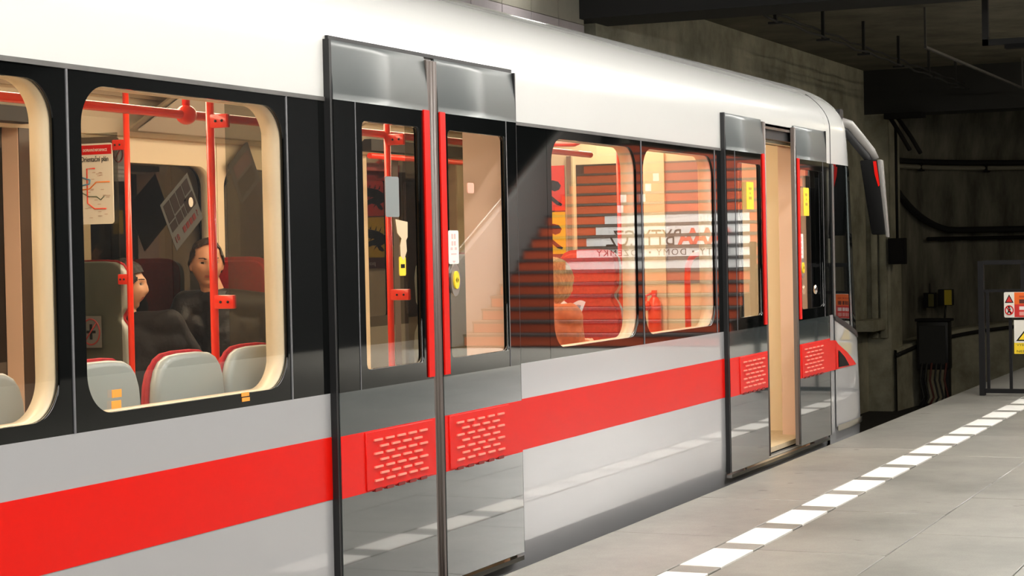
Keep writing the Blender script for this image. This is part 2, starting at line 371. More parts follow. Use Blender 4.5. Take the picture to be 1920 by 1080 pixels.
pb.tube([(27.0, 2.9, 3.05), (27.0, 2.75, 2.8), (26.95, 2.6, 2.55)], .03, 8); pb.tube([(27.0, 2.8, 3.05), (27.0, 2.6, 2.75), (26.95, 2.45, 2.5)], .03, 8); pb.box(26.9, 27.1, 2.4, 2.95, 3.0, 3.08)
tag(pb.build('cable_bracket', m_iron), 'dark bracket with cables hanging under the portal beam', 'bracket')

# ================================================================== LAMPS
ORD = ['first', 'second', 'third', 'fourth', 'fifth', 'sixth', 'seventh', 'eighth', 'ninth', 'tenth', 'eleventh']
em_plat = emis('fluorescent_tube', (1, .965, .90), L_PLATFORM)
lamp_n = 0
def lamp(x0, x1, y, z, em, label, group, wid=.16, ztop=None, nm='platform_lamp'):
    e = empty(nm, ((x0+x1)/2, y, z))
    h = MB(); h.prism([(y-wid*.7, z+.04), (y+wid*.7, z+.04), (y+wid*.35, z+.12), (y-wid*.35, z+.12)], 'x', x0, x1)
    if ztop:
        for xx in (x0+.2, x1-.2): h.tube([(xx, y, z+.1), (xx, y, ztop)], .012, 6)
    h.build('housing', mat('lamp_housing', (.6, .6, .58), .5), e)
    MB().box(x0+.03, x1-.03, y-wid/2, y+wid/2, z, z+.035).build('diffuser', em, e)
    return tag(e, label, 'lamp', group)
for y_, z_ in LAMP_ROWS:
    for i in range(11):
        x0 = -4+1.78*i
        if x0+1.7 > 15.9: break
        lamp(x0, x0+1.70, y_, z_, em_plat, ORD[10-i]+' fluorescent lamp from the cross beam, row '+('nearest the train' if y_ > -2 else 'over mid platform'), 'fluorescent lamps '+('by the edge' if y_ > -2 else 'mid platform'), ztop=4.25)
for i in range(6):
    x0 = 3.2+2.25*i; lamp(x0, x0+.55, 2.95, 3.62, emis('track_tube', (1, .965, .90), 9), ORD[5-i]+' short lamp from the cross beam above the far track wall', 'short lamps on the far wall', wid=.12, ztop=4.25, nm='track_lamp')
em_stair = emis('stair_tube', (1, .97, .92), L_STAIR)
for i in range(3):
    lamp(20.2+1.6*i, 21.6+1.6*i, -5.9, 4.3, em_stair, ORD[i]+' long bright lamp over the foot of the staircase', 'stair lamps', wid=.3, ztop=4.59, nm='stair_lamp')
lamp(23.4, 24.6, -1.9, 3.25, emis('tunnel_tube', (1, .86, .62), 55), 'dim warm lamp under the tunnel slab', None, wid=.12, ztop=3.72, nm='tunnel_lamp')

# ================================================================== STAIRCASE (seen mirrored in the train's glass)
stair = tag(empty('staircase', (25, -6, 0)), 'wide staircase with an orange-red advert printed across its risers', 'staircase')
m_step = mat('dark_stone_step', (.10, .09, .085), .6, noise_amt=.3, noise_scale=30)
m_adred = mat('orange_red_advert', (.62, .10, .035), .5)
m_adwhite = mat('white_advert', (.82, .83, .82), .5)
m_adtext = mat('advert_black', (.02, .02, .022), .5)
m_adr2 = mat('advert_red_letters', (.75, .09, .04), .5)
RI, TR, SX, SY0, SY1 = .16, .30, 23.0, -7.75, -4.15
def s_x(k): return SX+TR*k
def vy(px, X): return -(X*math.tan(YAW-math.atan((px-960)/FPX))-3.2)        # y on the riser plane for a mirrored pixel column
white_left = {10: 1138, 9: 1121, 8: 1103, 7: 1084, 6: 1063}
steps = []
for k in range(18):
    st = MB().box(s_x(k), s_x(k)+TR+.02, SY0, SY1, 0 if k == 0 else RI*(k-1), RI*(k+1)-.03).box(s_x(k)-.02, s_x(k)+TR, SY0, SY1, RI*(k+1)-.03, RI*(k+1)).build('step', m_step, stair)
    X = s_x(k)-.006
    rp = MB().box(X, s_x(k), SY0+.02, SY1-.02, RI*k+.012, RI*(k+1)-.034).build('riser_panel', m_adred, st)
    if k in white_left:
        MB().box(X-.003, X, vy(white_left[k], X), vy(1404, X), RI*k+.012, RI*(k+1)-.034).build('white_strip', m_adwhite, st)
    for kk, px in ((12, 1173), (11, 1167), (13, 1220), (14, 1235), (12, 1209)):
        if kk == k: MB().box(X-.003, X, vy(px-5, X), vy(px+6, X), RI*k+.012, RI*(k+1)-.034).build('white_square', m_adwhite, st)
    steps.append(st)
def riser_text(txt, size, px0, px1, zbase, rows, m, spacing=1, bold=0, w0=None):
    """lettering that runs over one or several risers, cut where a riser ends"""
    Xr = s_x(rows[0]); ya, yb = vy(px0, Xr), vy(px1, Xr)
    me = text_mesh(txt, size, 0, spacing, bold); xs = [v.co.x for v in me.vertices]; x0, x1 = min(xs), max(xs)
    for k in rows:
        bm = bmesh.new(); bm.from_mesh(me)
        for v in bm.verts: v.co = Vector((0, ya+(v.co.x-x0)/(x1-x0)*(yb-ya), zbase+v.co.y))
        g = bm.verts[:]+bm.edges[:]+bm.faces[:]
        bmesh.ops.bisect_plane(bm, geom=g, plane_co=(0, 0, RI*k+.012), plane_no=(0, 0, -1), clear_outer=True)
        g = bm.verts[:]+bm.edges[:]+bm.faces[:]
        bmesh.ops.bisect_plane(bm, geom=g, plane_co=(0, 0, RI*(k+1)-.034), plane_no=(0, 0, 1), clear_outer=True)
        mb = MB(); mb.add([(s_x(k)-.0125, v.co.y, v.co.z) for v in bm.verts], [])
        bm.verts.index_update(); mb.add([], [])
        mb.f += [tuple(v.index for v in f.verts) for f in bm.faces]; mb.m += [0]*len(bm.faces); mb.sm += [False]*len(bm.faces); bm.free()
        if mb.f: mb.build('advert_lettering', m, steps[k])
    bpy.data.meshes.remove(me)
riser_text('AAA', .33, 1362, 1273, 1.285, (8, 9), m_adr2, .95, .012)
riser_text('BYTY.CZ', .33, 1268, 1140, 1.285, (8, 9), m_adtext, 1.0)
riser_text('BYTY \u2022 DOMY \u2022 POZEMKY', .125, 1362, 1122, 1.15, (7,), m_adtext, 1.25)
for yy in (SY0-.12,):
    hb = MB(); hb.prism([(SX-.3, 0), (SX-.3, .95), (s_x(18), RI*18+.95), (s_x(18), 0)], 'y', yy-.06, yy+.06); hb.build('balustrade', mat('grey_stone_cheek', (.25, .24, .23), .6), stair)
    MB().tube([(SX-.4, yy, 1.0), (s_x(18), yy, RI*18+1.0)], .03, 10).build('handrail', m_chrome, stair)
# far wall beyond the platform, dim
struct(MB().box(-8, 34, -9.9, -9.5, -1.3, 4.6).build('wall_opposite', mat('dim_opposite_wall', (.02, .02, .021), .7)), 'dark wall on the other side of the platform')
struct(MB().box(30.5, 31, -9.5, -3.2, -1.3, 4.9).build('wall_stair_head', m_sbeam), 'dark wall at the head of the stairs')
struct(MB().box(-8.3, -8, -9.9, 3.6, -1.3, 4.6).build('wall_rear', mat('rear_station_wall', (.03, .03, .03), .7)), 'station wall behind the photographer')

# ================================================================== TRAIN
BW = 2.56                                  # body width; near side at y = 0
ZS, ZW, ZB, ZD = .03, .8025, 1.797, 2.0    # sill, waist, top of the black band, top of the doors
R0, R1 = .4434, .6552                      # red stripe
D1 = 6.463; D2 = 11.15; DH = .765; OPEN = .31
XF = 12.30                                 # where the nose begins
DOORS = [(D1-DH+.03, D1+DH-.03), (D2-DH+.03, D2+DH-.03)]
XB = 0.2
train = tag(empty('metro_train', (6.5, BW/2, -1.0)), 'white and grey metro train with a red stripe and dark doors', 'train')
def prof():
    pts = [(0, ZB), (0, 1.97), (0, 2.02)]
    for k in range(1, 15):
        t = PI/2*k/14; pts.append((.8-.8*math.cos(t), 2.02+.40*math.sin(t)))
    pts.append((BW/2, 2.435)); return pts
half = prof(); full = half+[(BW-y, z) for y, z in half[-2::-1]]
up = MB(); xs = sorted([XB, XF]+[v for d in DOORS for v in d])
for a, c in zip(xs, xs[1:]):
    isdoor = any(abs(a-d[0]) < 1e-6 for d in DOORS)
    for i in range(len(full)-1):
        lo = min(full[i][1], full[i+1][1])
        if isdoor and lo < 1.96: continue
        p, q = full[i], full[i+1]
        up.add([(a, p[0], p[1]), (c, p[0], p[1]), (c, q[0], q[1]), (a, q[0], q[1])], [(0, 1, 2, 3)], 0, True)
up.build('roof_shell', m_white, train)
# gutter line of the black band
MB().box(XB, D1-DH, -.004, .01, ZB-.006, ZB+.008).build('band_trim', m_under, train)
MB().box(D1+DH, D2-DH, -.004, .01, ZB-.006, ZB+.008).build('band_trim', m_under, train)
# lower side panels with stripe (both sides)
runs = [(XB, DOORS[0][0]), (DOORS[0][1], DOORS[1][0]), (DOORS[1][1], XF)]
for s in (0, 1):
    Y = lambda v: v if s == 0 else BW-v
    for a, c in runs:
        bm_ = MB(); bm_.box(a, c, min(Y(0), Y(.04)), max(Y(0), Y(.04)), .17, ZW)
        tk = [(0, .17), (.0002, .14), (.0008, .11), (.002, .08), (.0045, .05), (.0085, .02), (.014, -.01), (.021, -.045), (.032, -.085), (.06, -.16)]
        MB().grid(lambda u, v_: (a+(c-a)*u, Y(tk[int(round(v_*9))][0]), tk[int(round(v_*9))][1]), 1, 9).build('side_skirt', m_silver, train)
        bm_.build('side_panel', m_silver, train)
        MB().box(a, c, min(Y(-.0015), Y(.002)), max(Y(-.0015), Y(.002)), R0, R1).build('red_stripe', m_red, train)
    for d0, d1 in DOORS:
        bm_ = MB().prism([(Y(.06), .02), (Y(.0085), .02), (Y(.014), -.01), (Y(.021), -.045), (Y(.032), -.085), (Y(.06), -.16), (Y(.1), -.16)], 'x', d0, d1); bm_.build('side_panel', m_silver, train)
        MB().box(d0-.02 if d0 < 9 else d0-.35, d1+.02 if d0 < 9 else d1+.3, min(Y(-.03), Y(0)), max(Y(-.03), Y(0)), .0, .018).build('door_guide_rail', m_chrome, train)
# windows of the near side: black printed border, clear pane, cream inner frame
HZ0, HZ1 = .845, 1.755
WINS = [(3.11, 4.271, 3.17, 4.213), (4.271, 5.43, 4.333, 5.412), (7.609, 8.789, 7.66, 8.72), (8.789, 9.945, 8.815, 9.925)]
def window(x0, x1, h0, h1, s):
    Y = (lambda v: v) if s == 0 else (lambda v: BW-v)
    w_ = MB().ringplate(x0+.003, x1-.003, ZW, ZB-.006, h0, h1, HZ0, HZ1, .115, Y(0), Y(.014), seg=12).build('window', m_black, train)
    MB().prism(rrect(h0-.01, h1+.01, HZ0-.01, HZ1+.01, .12, 12), 'y', Y(.006), Y(.0065)).build('glass_pane', m_glass, w_)
    MB().ringplate(x0+.003, x1-.003, ZW-.3, ZB+.09, h0+.002, h1-.002, HZ0, HZ1, .115, Y(.016), Y(.080), seg=12).build('inner_frame', m_cream, w_)
    MB().box(x1-.004, x1+.004, min(Y(-.003), Y(.012)), max(Y(-.003), Y(.012)), ZW, ZB-.006).build('window_seam', mat('grey_gasket', (.13, .13, .14), .4), w_)
    return w_
WINS_FAR = [(3.11, 4.271, 3.17, 4.213), (4.271, 5.43, 4.333, 5.412), (7.609, 8.89, 7.745, 8.83), (8.89, 9.945, 8.955, 9.90)]
for wn in WINS: window(*wn, 0)
for wn in WINS_FAR: window(*wn, 1)
# plain black pillars between windows and doors (near side) and end wall
for a, c in ((XB, 3.11), (5.43, DOORS[0][0]), (DOORS[0][1], 7.609), (9.945, DOORS[1][0]), (DOORS[1][1], XF)):
    for s in (0, 1):
        Y = (lambda v: v) if s == 0 else (lambda v: BW-v)
        MB().box(a+.003, c, min(Y(0), Y(.014)), max(Y(0), Y(.014)), ZW, ZB-.006).build('black_pillar', m_black, train)
        MB().box(a, c if not (s == 1 and 9.9 < a < 10) else 10.58, min(Y(.02), Y(.095)), max(Y(.02), Y(.095)), ZW-.3, ZB+.19).build('inner_pillar', mat('dark_brown_pillar', (.07, .045, .032), .4) if (s == 1 and 7 < a < 7.5) else m_cream, train)  # one far pillar is coloured dark brown, the others cream
# ---- door leaves
m_dim = mat('sticker_pink', (.75, .35, .25), .5)
def leaf(x0, x1, inner, s, detail=True):
    """leaf spanning x0..x1; inner = +1 when the closing edge is at x1"""
    Y = (lambda v: v) if s == 0 else (lambda v: BW-v)
    yo, yi = -.027, -.002
    def bx(m, a, c, ya, yb, z0, z1, mi=0): return m.box(a, c, min(Y(ya), Y(yb)), max(Y(ya), Y(yb)), z0, z1, mi)
    cl = x1 if inner > 0 else x0; op = x0 if inner > 0 else x1
    seal = .042; sg = -inner
    ca = cl+sg*seal                                  # where the rubber begins
    a, c = min(op, ca), max(op, ca)
    lf = MB(); bx(lf, a, c, yo, yi, ZS, ZW)
    for k in range(8):
        za, zb = ZB+(ZD-ZB)*k/8, ZB+(ZD-ZB)*(k+1)/8; sa, sb = .015*(k/8)**2, .015*((k+1)/8)**2
        lf.add([(a, Y(yo+sa), za), (c, Y(yo+sa), za), (c, Y(yo+sb), zb), (a, Y(yo+sb), zb)], [(0, 1, 2, 3)], 2, True)
    for xx in (a, c): lf.add([(xx, Y(yo), ZB), (xx, Y(yi), ZB), (xx, Y(yi+.01), ZD), (xx, Y(yo+.015), ZD)]+[(xx, Y(yo+.015*(k/8)**2), ZB+(ZD-ZB)*k/8) for k in range(7, 0, -1)], [tuple(range(11))])
    lf.add([(a, Y(yi), ZB), (c, Y(yi), ZB), (c, Y(yi+.01), ZD), (a, Y(yi+.01), ZD), (a, Y(yo+.015), ZD), (c, Y(yo+.015), ZD)], [(0, 1, 2, 3), (3, 2, 5, 4)])
    g0, g1 = (op+.20, ca-.075) if inner > 0 else (ca+.075, op-.10)
    if inner < 0: g1 = op-.105
    lf.ringplate(a, c, ZW, ZB, g0, g1, .868, 1.735, .02, Y(yo), Y(yi), 1, seg=2)
    d = lf.build('door_leaf', [m_door, m_black, mat('satin_lit_door_head', (.075, .085, .085), .38, spec=.9)], train)  # head is the same door paint, coloured lighter for the lamp light on it
    MB().prism(rrect(g0-.005, g1+.005, .863, 1.74, .02, 2), 'y', Y(yo+.012), Y(yo+.0125)).build('door_pane', m_glass, d)
    rb = MB(); 
    rb.box(min(ca, cl), max(ca, cl), min(Y(yo+.004), Y(yi)), max(Y(yo+.004), Y(yi)), ZS+.01, ZD-.012)
    rb.tube([(cl+sg*.012, Y(yo+.008), ZS+.01), (cl+sg*.012, Y(yo+.008), ZD-.015)], .010, 8)
    rb.build('rubber_seal', m_rubber, d)
    ga, gb = (ca-.048, ca-.002) if inner > 0 else (ca+.002, ca+.048)
    gs = MB(); bx(gs, ga, gb, yo-.006, yo, .81, 1.80); gs.build('grip_strip', m_red, d)
    es = MB(); 
    eo = (op-.016, op) if inner > 0 else (op, op+.010); bx(es, eo[0], eo[1], yo+.003, 0.0, ZS, ZD); es.build('edge_seal', m_seal, d)
    tl = MB(); bx(tl, op+.15 if inner > 0 else op-.105, op+.154 if inner > 0 else op-.101, yo-.002, yo, ZW, ZB); tl.build('joint_line', mat('grey_gasket', (.13, .13, .14), .4), d)
    st = MB(); bx(st, a, c, yo-.0016, yo, R0, R1); st.build('door_stripe', m_red, d)
    pa, pb = (op+.17, ca-.03) if inner > 0 else (ca+.03, op-.14)
    vp = MB(); bx(vp, pa, pb, yo-.006, yo, R0+.004, R1-.004); vp.build('vent_panel', m_red, d, bevel=.002, bseg=1)
    vsl = MB(); nrow = 7
    for r in range(nrow):
        ncol = 5 if r % 2 == 0 else 4
        for k in range(ncol):
            u = (k+.5+(0 if ncol == 5 else .5))/5; xc = pa+.04+(pb-pa-.08)*u; zc = R0+.035+(R1-R0-.07)*r/(nrow-1)
            bx(vsl, xc-.030, xc+.030, yo-.012, yo-.006, zc-.0035, zc+.0035)
    o = vsl.build('vent_slots', mat('pale_slot', (.86, .25, .18), .4), d); o['kind'] = 'stuff'
    nb = MB()
    for k in range(5):
        xc = pa+.04+(pb-pa-.08)*(k+.5)/5; bx(nb, xc-.025, xc+.025, yo-.0075, yo, R0-.004, R0+.008)
    o = nb.build('vent_notches', mat('dark_red_notch', (.18, .006, .004), .6), d); o['kind'] = 'stuff'
    return d, dict(cl=cl, op=op, ca=ca, Y=Y, yo=yo, g0=g0, g1=g1)
def button(d, x, z, Y, yo):
    q = MB(); pr = [(x+.040*math.cos(2*PI*k/28), z+.062*math.sin(2*PI*k/28)) for k in range(28)]
    q.prism(pr, 'y', Y(yo-.008), Y(yo), 0)
    pr = [(x+.022*math.cos(2*PI*k/24), z+.034*math.sin(2*PI*k/24)) for k in range(24)]; q.prism(pr, 'y', Y(yo-.014), Y(yo-.008), 1)
    for s_ in (-1, 1): q.prism([(x+s_*.011, z), (x+s_*.004, z+.010), (x+s_*.004, z-.010)], 'y', Y(yo-.015), Y(yo-.014), 2)
    q.build('door_button', [mat('brushed_button_plate', (.45, .42, .38), .3, metal=.8), m_yel, m_blk], d)
def sticker(d, x, z, w_, h_, m, Y, yo, name='sticker', lines=None, lm=None):
    q = MB(); q.prism(rrect(x-w_/2, x+w_/2, z-h_/2, z+h_/2, .008, 3), 'y', Y(yo-.0022), Y(yo-.0002), 0)
    for (u0, u1, v0, v1) in (lines or []):
        q.box(x-w_/2+w_*u0, x-w_/2+w_*u1, min(Y(yo-.003), Y(yo-.0022)), max(Y(yo-.003), Y(yo-.0022)), z-h_/2+h_*v0, z-h_/2+h_*v1, 1)
    return q.build(name, [m, lm or m_blk], d)
W_LINES = [(.3, .45, .75, .9), (.55, .7, .75, .9), (.2, .4, .42, .5), (.6, .8, .42, .5), (.3, .45, .55, .68), (.55, .7, .55, .68), (.25, .75, .28, .32), (.38, .62, .06, .10), (.44, .56, .04, .06)]
m_pinkink = mat('pale_red_ink', (.85, .42, .40), .6)
for dx_ in (D1,): MB().box(dx_-DH, dx_+DH, -.012, .0, ZD, ZD+.014).build('door_top_gap', m_seal, train)
# door 1 (closed)
d, g = leaf(D1-DH, D1, 1, 0)
sticker(d, 6.135, 1.475, .105, .145, mat('grey_film_patch', (.20, .22, .22), .4), g['Y'], g['yo']+.012, 'grey_patch')
q = MB(); Yg = g['yo']+.0105
q.prism([(6.155, 1.395), (6.25, 1.385), (6.248, 1.33), (6.235, 1.318), (6.24, 1.28), (6.215, 1.245), (6.19, 1.262), (6.188, 1.30), (6.20, 1.325), (6.168, 1.345)], 'y', Yg-.001, Yg); q.build('torn_sticker', mat('torn_beige_paper', (.62, .47, .30), .7), d)
sticker(d, 6.205, 1.245-.02, .05, .07, m_yel, g['Y'], g['yo']+.012, 'yellow_mark', [(.2, .8, .4, .6)])
d, g = leaf(D1, D1+DH, -1, 0)
sticker(d, g['ca']+.105, 1.29, .088, .128, m_paper, g['Y'], g['yo'], 'instruction_sticker', W_LINES, m_pinkink); button(d, g['ca']+.105, 1.165, g['Y'], g['yo'])
sticker(d, 6.80, 1.52, .06, .04, m_dim, g['Y'], g['yo']+.012, 'small_pink_sticker')
# door 2 (half open)
Y_LINES = [(.3, .7, .72, .80), (.42, .58, .70, .72), (.45, .55, .55, .62), (.3, .7, .36, .46)]
d, g = leaf(D2-DH-OPEN, D2-OPEN, 1, 0)
sticker(d, 10.505, 1.553, .135, .155, m_yel, g['Y'], g['yo'], 'yellow_warning_sticker', Y_LINES, mat('faded_brown_ink', (.45, .28, .02), .6))
d, g = leaf(D2+OPEN, D2+DH+OPEN, -1, 0)
sticker(d, 11.705, 1.535, .125, .175, m_yel, g['Y'], g['yo'], 'yellow_warning_sticker', Y_LINES, mat('faded_brown_ink', (.45, .28, .02), .6))
sticker(d, g['ca']+.07, 1.245, .088, .18, m_paper, g['Y'], g['yo'], 'instruction_sticker', W_LINES, m_pinkink); button(d, g['ca']+.075, 1.125, g['Y'], g['yo'])
q = MB().ball((11.80, -.052, .985), (.018, .012, .03)); q.build('door_lock', m_chrome, d)
# far doors (closed)
for D in (D1, D2):
    leaf(D-DH, D, 1, 1); leaf(D, D+DH, -1, 1)
# door jambs and headers
for di, (d0, d1) in enumerate(DOORS):
    for s in (0, 1):
        Y = (lambda v: v) if s == 0 else (lambda v: BW-v)
        for a, c in ((d0-.02, d0+.005), (d1-.005, d1+.02)):
            MB().box(a, c, min(Y(.0), Y(.20 if s == 0 else .09)), max(Y(.0), Y(.20 if s == 0 else .09)), .02, 1.97).build('door_jamb', mat('pinkish_cream_jamb', (.74, .52, .40), .4), train)
        MB().box(d0, d1, min(Y(.015), Y(.22)), max(Y(.015), Y(.22)), 1.90, 1.97).build('door_header', m_seal, train)
        MB().box(d0, d1, min(Y(.0), Y(.02)), max(Y(.0), Y(.02)), 1.955, 1.985).build('header_trim', m_alu, train)
    for a, c in ((d0-.004, d0+.012), (d1-.012, d1+.004)):
        MB().box(a, c, -.006, .02, .02, 1.97).build('jamb_seal', m_seal, train)
# ---- interior shell
MB().box(XB, 12.2, .05, BW-.05, .03, .06).build('saloon_floor', m_floor_in, train)
for s in (0, 1):
    Y = (lambda v: v) if s == 0 else (lambda v: BW-v)
    for a, c in runs:
        MB().box(a, min(c, 12.2), min(Y(.045), Y(.095)), max(Y(.045), Y(.095)), .06, ZW-.3).build('lower_wall_panel', m_cream, train)
    # cove above the windows
    cv = MB().prism([(Y(.06), 1.885), (Y(.10), 1.885), (Y(.16), 1.96), (Y(.30), 2.08), (Y(.52), 2.16), (Y(.52), 2.19), (Y(.10), 2.10), (Y(.06), 2.05)], 'x', XB, 12.2)
    cv.build('cove_panel', m_ceil, train)
    MB().box(XB, 12.2, min(Y(.30), Y(.312)), max(Y(.30), Y(.312)), 2.05, 2.082).build('cove_bead', mat('brown_bead', (.25, .18, .11), .5), train)
MB().box(XB, 12.2, .5, BW-.5, 2.17, 2.2).build('saloon_ceiling', m_ceil, train)
em_sal = emis('saloon_tube', (1, .80, .54), L_SALOON)
for yy in (1.08, BW-1.08):
    for i in range(6):
        x0 = .8+1.9*i; x1 = min(x0+1.78, 12.1); MB().box(x0, x1, yy-.09, yy+.09, 2.150, 2.168).build('saloon_light', em_sal, train)
MB().box(XB-.03, XB, 0, BW, -.1, 2.4).build('end_wall', m_seal, train)
# framed panel on the far cove
def covepos(t, x): return Vector((x, BW-(.12+.40*t), 1.915+.235*t))
fr = MB()
for k in range(2):
    pass
def covequad(x0, x1, t0, t1, off):
    n = Vector((0, -.23, -.40)).normalized()*off
    return [covepos(t0, x0)+n, covepos(t0, x1)+n, covepos(t1, x1)+n, covepos(t1, x0)+n]
def slabq(mb, q, th, mi=0):
    n = (q[1]-q[0]).cross(q[3]-q[0]).normalized()*th
    mb.add(list(q)+[p+n for p in q], [(0, 1, 2, 3), (7, 6, 5, 4), (0, 4, 5, 1), (1, 5, 6, 2), (2, 6, 7, 3), (3, 7, 4, 0)], mi)
fr = MB(); slabq(fr, covequad(7.93, 10.0, .10, .98, .035), .01, 0); slabq(fr, covequad(7.98, 9.94, .16, .92, .05), .006, 1)
fr.build('cove_frame', [mat('aluminium_frame', (.45, .40, .32), .4, metal=.6), mat('pale_cover', (.62, .58, .52), .4)], train)
fr = MB()
for k, (z_, m_i) in enumerate(((2.04, 0), (1.945, 1))):
    for j in range(5): fr.box(6.55+.13*j, 6.55+.13*j+.11, BW-.205 if k == 0 else BW-.135, BW-.20 if k == 0 else BW-.13, z_, z_+.018, m_i)
fr.build('cove_notice', [mat('red_ink', (.75, .06, .02), .6), mat('brown_ink', (.2, .11, .04), .6)], train)
# ---- bulkhead to the cab
BXF = 12.12
bh = MB(); bh.box(BXF, BXF+.04, .04, BW-.04, .03, 2.04); bh.box(BXF, BXF+.04, .24, BW-.24, 2.04, 2.2); bhd = bh.build('cab_bulkhead', m_cream, train)
def bp(name, y0, y1, z0, z1, m, off=.008, **k): return MB().box(BXF-off, BXF, y0, y1, z0, z1).build(name, m, bhd, **k)
bp('bulkhead_window', 1.33, 1.68, .70, 1.84, mat('dark_brown_glass', (.05, .035, .025), .08), .006)
bp('bulkhead_window', .76, 1.04, 1.03, 1.84, mat('dull_mauve_panel', (.30, .22, .20), .3), .006)
bp('bulkhead_panel', 2.12, 2.46, .06, 1.90, mat('brown_bulkhead_panel', (.19, .115, .07), .4), .010)
bp('bulkhead_post', 1.705, 1.74, .06, 1.90, m_alu, .03)
bp('bulkhead_post', 1.04, 1.075, .06, 1.90, m_cream, .03)
bp('bulkhead_post', 1.30, 1.325, .06, 1.90, m_cream, .02)
# ---- underframe
un = MB().box(XB, 12.6, .12, BW-.12, -.9, -.0); un.build('underframe', m_under, train)
for xx in (10.4, 12.2):
    for yy in (.62, 2.06):
        MB().prism([(xx+.40*math.cos(2*PI*k/28), -.59+.40*math.sin(2*PI*k/28)) for k in range(28)], 'y', yy-.06, yy+.06).build('wheel', m_iron, train)
# ================================================================== NOSE
LZ = [(-.12, 1.30), (0, 1.311), (.3, 1.297), (.63, 1.223), (1.2, 1.129), (1.8, 1.018), (1.95, .969), (2.05, .935), (2.12, .935), (2.18, .96), (2.23, .99), (2.27, 1.0), (2.30, .98), (2.33, .93), (2.37, .80), (2.40, .6), (2.42, .35)]
def Lz(z):
    for (a, la), (c, lc) in zip(LZ, LZ[1:]):
        if a <= z <= c: return la+(lc-la)*(z-a)/(c-a)
    return LZ[0][1] if z < 0 else LZ[-1][1]
def yprof(z): return 0 if z <= 2.02 else .8*(1-math.sqrt(max(0, 1-((z-2.02)/.40)**2)))
NN = 6.0
def nose_pt(z, t, off=0):
    y0 = yprof(z); h = BW/2-y0; L_ = Lz(z)
    c_, s_ = math.cos(t), math.sin(t)
    return Vector((XF+L_*(max(s_, 0)**(2/NN)), BW/2-h*math.copysign(abs(c_)**(2/NN), c_)*1.0, z))
def nose_side(X, z, off=.004):
    """point on the near flank at station X"""
    u = min(max((X-XF)/Lz(z), 0), .9999); h = BW/2-yprof(z)
    return Vector((X, BW/2-h*(1-u**NN)**(1/NN)-off, z))
zl = [-.12, 0, .15, .3, .45, .63, ZW, 1.0, 1.2, 1.4, 1.6, ZB, 1.88, 1.95, 2.0, 2.05, 2.09, 2.12, 2.15, 2.18, 2.205, 2.23, 2.25, 2.27, 2.285, 2.30, 2.315, 2.33, 2.35, 2.37, 2.385, 2.40, 2.41, 2.42]
tt = [0]+[ (k/60)**1.0*PI for k in range(1, 60)]+[PI]
# finer near t = 0
tt = sorted(set([0, 1e-7, 1e-6, 1e-5, 1e-4, 5e-4, .002, .005, .01, .02, .035, .05, .07, .1, .13, .17]+[k/40*PI for k in range(3, 38)]+[PI-v for v in (1e-7, 1e-6, 1e-5, 1e-4, 5e-4, .002, .005, .01, .02, .05, .1, .15)]+[PI]))
nm = MB(); vs_ = [nose_pt(z, t) for z in zl for t in tt]; nt_ = len(tt); 
for i in range(len(zl)-1):
    zc = (zl[i]+zl[i+1])/2; mi = 0 if zc > ZB else (1 if zc > ZW else 2)
    fs = [(i*nt_+k, i*nt_+k+1, (i+1)*nt_+k+1, (i+1)*nt_+k) for k in range(nt_-1)]
    nm.f += fs; nm.m += [mi]*len(fs); nm.sm += [True]*len(fs)
nm.v = [tuple(v) for v in vs_]
nm.build('nose_shell', [m_white, m_black, m_silver], train)
rc = MB().add([(XF-.01, BW/2, 2.435)]+[tuple(nose_pt(2.42, t)) for t in tt], [(0, k+1, k+2) for k in range(nt_-1)], 0, True); rc.build('nose_crown', m_white, train)
MB().tube([tuple(nose_side(12.42, z, .001)) for z in [.78+.02*k for k in range(75)] if z < 2.33], .003, 6).build('nose_seam', m_seal, train)
def flank(name, corners, m, off=.004, n=10, th=.004, parent=train, mi=0):
    """patch following the flank, corners (X,z): bl, br, tr, tl"""
    bl, br, tr, tl = corners; mb = MB()
    def P(u, v_, o):
        X = (bl[0]*(1-u)+br[0]*u)*(1-v_)+(tl[0]*(1-u)+tr[0]*u)*v_; z = (bl[1]*(1-u)+br[1]*u)*(1-v_)+(tl[1]*(1-u)+tr[1]*u)*v_
        return nose_side(X, z, o)
    mb.grid(lambda u, v_: P(u, v_, off), n, n); mb.grid(lambda u, v_: P(u, v_, off-th), n, n)
    return mb.build(name, m, parent)
# light side strip beside the door, cab side panel, window, arrow
flank('cab_strip', [(12.33, .02), (12.41, .02), (12.41, .80), (12.33, .80)], m_silver, .004)
cab = flank('cab_side_panel', [(12.44, .06), (13.18, .06), (13.12, .63), (12.44, .78)], m_silver, .008, 14)
flank('cab_step_lip', [(12.44, .03), (13.19, .03), (13.19, .07), (12.44, .07)], m_chrome, .02, 10, .02)
flank('cab_window', [(12.47, .80), (13.085, .665), (12.96, 1.78), (12.47, 1.78)], m_black, .006, 12)
flank('window_pillar', [(12.87, .70), (12.93, .69), (12.84, 1.79), (12.80, 1.79)], mat('grey_green_pillar', (.10, .115, .12), .15), .010, 8)
flank('cab_window_frame', [(12.42, .79), (12.47, .78), (12.47, 1.79), (12.42, 1.79)], m_under, .009, 6)
flank('cab_window_sill', [(12.44, .765), (13.13, .615), (13.12, .655), (12.44, .80)], m_seal, .012, 10)
